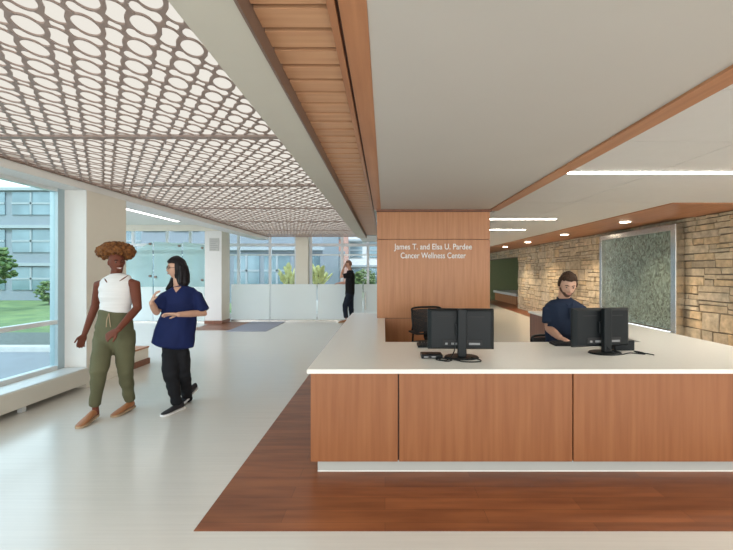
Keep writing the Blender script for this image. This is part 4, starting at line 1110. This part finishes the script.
for i in range(50):
    a = rr.uniform(0, 2 * PI); u = rr.uniform(.62, 1); q = Vector((math.cos(a) * math.sqrt(1 - u * u) * .080, math.sin(a) * math.sqrt(1 - u * u) * .097, u * .132))
    ball(hb, hc + R4 @ (q * hs), rr.uniform(.012, .020), 8)
hb = remesh(hb, .006, 1, disp=.006, dscale=60); obj('hair', hb, M['hair_b'], w4, smooth=True)
cap_hair(w4, R4, hc, hs, M['beard'], lambda q: .5 if (q.y > .0 and q.z < -.046 - .25 * max(0, .05 - q.y) * 0 and not (abs(q.x) < .024 and -.066 < q.z < -.050) and q.z < -.040 - .0) else (.5 if (-.005 < q.y < .045 and q.z < -.012 and abs(q.x) > .05) else 0), .010, name='beard')
bm = bmesh.new()
tube(bm, [P(563.7, 299.5, Yb + .02), P(564, 302, Yb + .015), P(564, 305.5, Yb), P(564, 316, Yb), P(563, 332, Yb), P(563, 345, Yb + .03), P(563, 357, Yb + .05)], [(.085, .075), (.145, .095), (.195, .120), (.205, .143), (.19, .138), (.19, .145), (.20, .145)], seg=32, side=side4, close_r=.12)
for s0, e0, s_ in ((sL, eL, 1), (sR, eR, -1)):
    tube(bm, [s0 + Vector((.06 * s_, 0, .02)), s0, s0.lerp(e0, .4), s0.lerp(e0, .62)], [.055, .064, .066, .068], seg=20, close_r=.1)
bm = remesh(bm, .008, 3, disp=.014, dscale=8, stretch=(1.4, 1.4, .7)); pl = obj('polo_shirt', bm, M['polo'], w4, smooth=True)
bm = bmesh.new(); cN = P(564.5, 300, Yb - .0)
for s_ in (-1, 1):
    tube(bm, [cN + Vector((s_ * .005, .075, .03)), cN + Vector((s_ * .072, .02, .015)), cN + Vector((s_ * .062, -.065, -.02)), cN + Vector((s_ * .022, -.118, -.055))], [(.006, .018)] * 2 + [(.007, .022), (.006, .020)], seg=10)
obj('collar', bm, M['polo'], pl, smooth=True)
bm = bmesh.new(); box(bm, cN.x - .014, cN.x + .014, cN.y - .152, cN.y - .128, cN.z - .19, cN.z - .075, bevel=.003); obj('button_placket', bm, M['polo'], pl)
bm = bmesh.new()
tube(bm, [Vector((X4, Yb + .06, .60)), Vector((X4, Yb + .06, .50))], [(.18, .14), (.18, .14)], seg=22, side=side4)
for h_, k_, a_ in ((hipL, kn[0], an[0]), (hipR, kn[1], an[1])):
    tube(bm, [h_, (h_ + k_) / 2, k_], [.10, .092, .076], seg=20); tube(bm, [k_, (k_ + a_) / 2, a_], [.074, .066, .056], seg=20)
bm = remesh(bm, .011, 2); obj('trousers', bm, M['jeans'], w4, smooth=True)
for a_ in an: shoe(w4, (a_.x, a_.y + .06, 0), (a_.x, a_.y - .19, 0), M['blkshoe'], M['wsole'])

# ------------------------------------------------------------------ outside
bm = bmesh.new(); box(bm, -90, -4.31, -30, 120, -.35, -.15); box(bm, -4.31, 60, 13.05, 120, -.35, -.15)
tag(obj('lawn', bm, M['lawn']), 'bright green lawn outside the left window', 'grass', kind='stuff')
bm = bmesh.new(); prism(bm, [(-16, -6), (-4.31, -6), (-4.31, 5.1), (-4.5, 5.1), (-6.15, 7.3), (-16, 7.3)], -.149, -.05)
struct('ground_path', bm, M['conc'], 'pale concrete path just outside the left window', 'path')
bm = bmesh.new(); prism(bm, [(-16, 7.31), (-6.2, 7.31), (-6.4, 7.55), (-16, 7.55)], -.149, .04)
struct('kerb', bm, M['kerb'], 'low concrete kerb outside the left window', 'kerb')

bm = bmesh.new(); prism(bm, [(-18, 7.56), (-6.45, 7.56), (-8.2, 9.75), (-18, 9.75)], -.149, -.06)
struct('ground_gravel', bm, M['gravel'], 'grey gravel strip between kerb and lawn outside', 'gravel')

def building(x0, x1, y0, y1, z1, wallm, label, floors, base=-.15, win=2.0, strip=True):
    t = thing('building', label, 'building', ((x0 + x1) / 2, y0, base), group='buildings outside the windows')
    bm = bmesh.new(); box(bm, x0, x1, y0, y1, base, z1); b = obj('walls', bm, wallm, t)
    fh = (z1 - base) / floors; n = max(2, int((x1 - x0) / win))
    for f in range(floors):
        zA = base + f * fh + fh * .28; zB = base + (f + 1) * fh - fh * .12
        for k in range(n):
            xa = x0 + (x1 - x0) * (k + .08) / n; xb = x0 + (x1 - x0) * (k + .92) / n
            bm = bmesh.new(); box(bm, xa, xb, y0 - .06, y0 - .001, zA, zB); w_ = obj('window', bm, M['bldglass'], t)
            bm = bmesh.new(); box(bm, (xa + xb) / 2 - .05, (xa + xb) / 2 + .05, y0 - .10, y0 - .061, zA, zB); box(bm, xa, xb, y0 - .10, y0 - .061, (zA + zB) / 2 - .05, (zA + zB) / 2 + .05); obj('mullion', bm, M['bgrey'], w_)
        bm = bmesh.new(); box(bm, x0 - .1, x1 + .1, y0 - .2, y0 - .001, base + (f + 1) * fh - .18, base + (f + 1) * fh); obj('floor_band', bm, M['bgrey'], t)
    return t
building(-34, -13.5, 22, 30, 6.2, M['bldg'], 'blue-grey glazed building seen through the left window', 3, win=2.4)
building(-12.5, -3.2, 20, 27, 8.5, M['bldg'], 'blue-grey building wing behind the left rear window', 3, win=1.4)
building(-3.9, -2.9, 27.5, 31, 9, M['brick'], 'pinkish brick building behind the middle rear window', 3, win=.9)
building(-4.4, 3.5, 34, 40, 6.5, M['bwhite2'], 'white building far behind the right rear window', 3, win=2.6)

def tree(x, y, h, r, label, n=260, seed=1, trunk=True, mat='leaf', base=-.15, name='tree', grp='trees and shrubs outside'):
    t = thing(name, label, 'tree' if name == 'tree' else 'shrub', (x, y, base), group=grp); q = random.Random(seed)
    bm = bmesh.new()
    for i in range(n):
        a = q.uniform(0, 2 * PI); u = q.uniform(-1, 1); k = q.uniform(.35, 1) ** .5
        c_ = Vector((x + math.cos(a) * math.sqrt(1 - u * u) * r * k, y + math.sin(a) * math.sqrt(1 - u * u) * r * k, base + h - r * .9 + u * r * .9 * k))
        s_ = r * q.uniform(.08, .18)
        if c_.z < base + s_ + .01: continue
        bmesh.ops.create_icosphere(bm, subdivisions=1, radius=s_, matrix=Matrix.Translation(c_) @ Matrix.Rotation(q.uniform(0, 6), 4, 'X') @ Matrix.Diagonal((1, .8, .5, 1)))
    obj('foliage', bm, M[mat], t)
    if trunk:
        bm = bmesh.new(); tube(bm, [(x, y, base + .065 * r + .004), (x + .05, y, base + h * .5)], [r * .12, r * .07], seg=10); obj('trunk', bm, M['bark'], t)
tree(-15.7, 15.3, 2.7, .95, 'leafy tree at the left edge outside the window', seed=2)
tree(-16.3, 19.0, 1.2, .6, 'rounded green shrub beyond the lawn', seed=3, name='shrub')
tree(-12.0, 16.5, 1.2, .7, 'small green shrub in front of the grey building', seed=4, name='shrub')
for k, (x, h) in enumerate(((-1.6, 1.8), (.35, 2.0), (2.3, 1.8))):
    tree(x, 30, h, .9, ['green hedge shrub behind the beige rear column', 'green hedge shrub behind the phoning man, in front of white building', 'green hedge shrub nearest the sign wall edge'][k], seed=8 + k, trunk=True, name='shrub')

def leafy(px0, px1, label, seed, mirror=1):
    Y = 13.6; x = (px0 + px1) / 2; c_ = P(x, 284, Y); q = random.Random(seed)
    t = thing('potted_yellow_shrub', label, 'plant', (c_.x, Y, -.15), group='yellow leaved shrubs outside the rear windows')
    bm = bmesh.new(); lf = bmesh.new()
    for k in range(7):
        a = math.radians(-66 + k * 22); L = q.uniform(.40, .56) * (1.1 if abs(a) < .5 else .9)
        base = Vector((c_.x, Y + q.uniform(-.1, .1), .9)); tip = base + Vector((math.sin(a) * L * .9, q.uniform(-.2, .2), .25 + math.cos(a) * L * .85))
        tube(bm, [Vector((c_.x, Y, -.13)), base, tip], [.02, .014, .006], seg=6)
        for m_ in range(9):
            s_ = .35 + .65 * m_ / 8; p = base.lerp(tip, s_); dv = (tip - base).normalized()
            rot = dv.to_track_quat('Z', 'Y').to_matrix()
            ball(lf, p + Vector((q.uniform(-.05, .05), q.uniform(-.05, .05), q.uniform(-.03, .03))), (.075, .035, .13), 8, rot=rot @ Matrix.Rotation(q.uniform(-.7, .7), 3, 'Y'))
    obj('stems', bm, M['bark'], t); obj('leaves', lf, M['yleaf'], t)
leafy(280, 299, 'yellow leaved shrub outside, left of the beige rear column', 5)
leafy(311, 326, 'yellow leaved shrub outside, right of the beige rear column', 6)

# ------------------------------------------------------------------ light
w = bpy.data.worlds.new('sky'); sc.world = w; w.use_nodes = True
nt = w.node_tree; nt.nodes.clear()
out = nt.nodes.new('ShaderNodeOutputWorld'); bg = nt.nodes.new('ShaderNodeBackground')
tc = nt.nodes.new('ShaderNodeTexCoord'); sp = nt.nodes.new('ShaderNodeSeparateXYZ'); cr = nt.nodes.new('ShaderNodeValToRGB')
e = cr.color_ramp.elements; e[0].position = 0; e[0].color = (.93, .93, .92, 1); e[1].position = .6; e[1].color = (.62, .76, .95, 1)
nt.links.new(tc.outputs['Generated'], sp.inputs[0]); nt.links.new(sp.outputs['Z'], cr.inputs[0]); nt.links.new(cr.outputs[0], bg.inputs[0])
bg.inputs[1].default_value = 2.0; nt.links.new(bg.outputs[0], out.inputs[0])

def area(name, loc, rot, sx, sy, power, col=(1, 1, 1)):
    l = bpy.data.lights.new(name, 'AREA'); l.shape = 'RECTANGLE'; l.size = sx; l.size_y = sy; l.energy = power; l.color = col
    o = bpy.data.objects.new(name, l); C.objects.link(o); o.location = loc; o.rotation_euler = rot; return o
# guides that only tell the renderer where daylight enters
for a in (('portal_left', (-4.2, .5, 1.4), (0, math.radians(-90), 0), 2.2, 8.8), ('portal_rear', (-2.0, 12.95, 1.6), (math.radians(-90), 0, 0), 6.0, 3.1),
          ('portal_front', (2.2, -4.0, 1.55), (math.radians(90), 0, 0), 12.6, 3.1)):
    o = area(*a, 1); o.data.cycles.is_portal = True
# out-of-view fill lights added behind and beside the camera to brighten the room
area('rear_fill', (2.0, -9.5, 1.5), (math.radians(91), 0, 0), 13, 2.8, 165, (1, .955, .88))
area('ceiling_fill', (1.8, -2.2, 2.33), (0, 0, 0), 5.5, 2.6, 14, (1, .95, .87))
area('ceiling_fill', (4.45, 3.6, 2.39), (0, 0, 0), 1.0, 1.2, 16, (1, .94, .84))
area('ceiling_fill', (5.4, 1.2, 2.39), (0, 0, 0), 3.0, 1.2, 60, (1, .94, .84))
area('ceiling_fill', (-2.3, -1.6, 2.5), (0, 0, 0), 2.4, 2.6, 45, (1, .97, .92))
for k, Y in enumerate((7.26, 9.72, 12.2, 14.5)):
    l = bpy.data.lights.new('downlight_beam', 'SPOT'); l.energy = 130; l.spot_size = math.radians(110); l.spot_blend = .8; l.color = (1, .80, .56); l.shadow_soft_size = .08
    o = bpy.data.objects.new('downlight_beam', l); C.objects.link(o); o.location = (4.47, Y, 2.36); o.rotation_euler = (0, 0, 0)

sun = bpy.data.lights.new('sun', 'SUN'); sun.energy = 2.2; sun.angle = math.radians(3); sun.color = (1, .96, .9)
o = bpy.data.objects.new('sun', sun); C.objects.link(o); o.rotation_euler = (math.radians(38), 0, math.radians(20))

# ------------------------------------------------------------------ camera
cd = bpy.data.cameras.new('camera'); cam = bpy.data.objects.new('camera', cd); C.objects.link(cam)
cam.location = CAM; cam.rotation_euler = (math.radians(90), 0, 0)
cd.sensor_fit = 'HORIZONTAL'; cd.sensor_width = 36; cd.lens = 36 * F / 733
cd.shift_x = -18.5 / 733; cd.shift_y = -3 / 733; cd.clip_end = 400; cd.clip_start = .05
sc.camera = cam
sc.view_settings.view_transform = 'Standard'; sc.view_settings.look = 'None'; sc.view_settings.gamma = 1
sc.view_settings.use_curve_mapping = False
sc.view_settings.exposure = 0.78
sc.cycles.use_denoising = True
sc.cycles.max_bounces = 10; sc.cycles.transparent_max_bounces = 16
sc.cycles.sample_clamp_indirect = 6
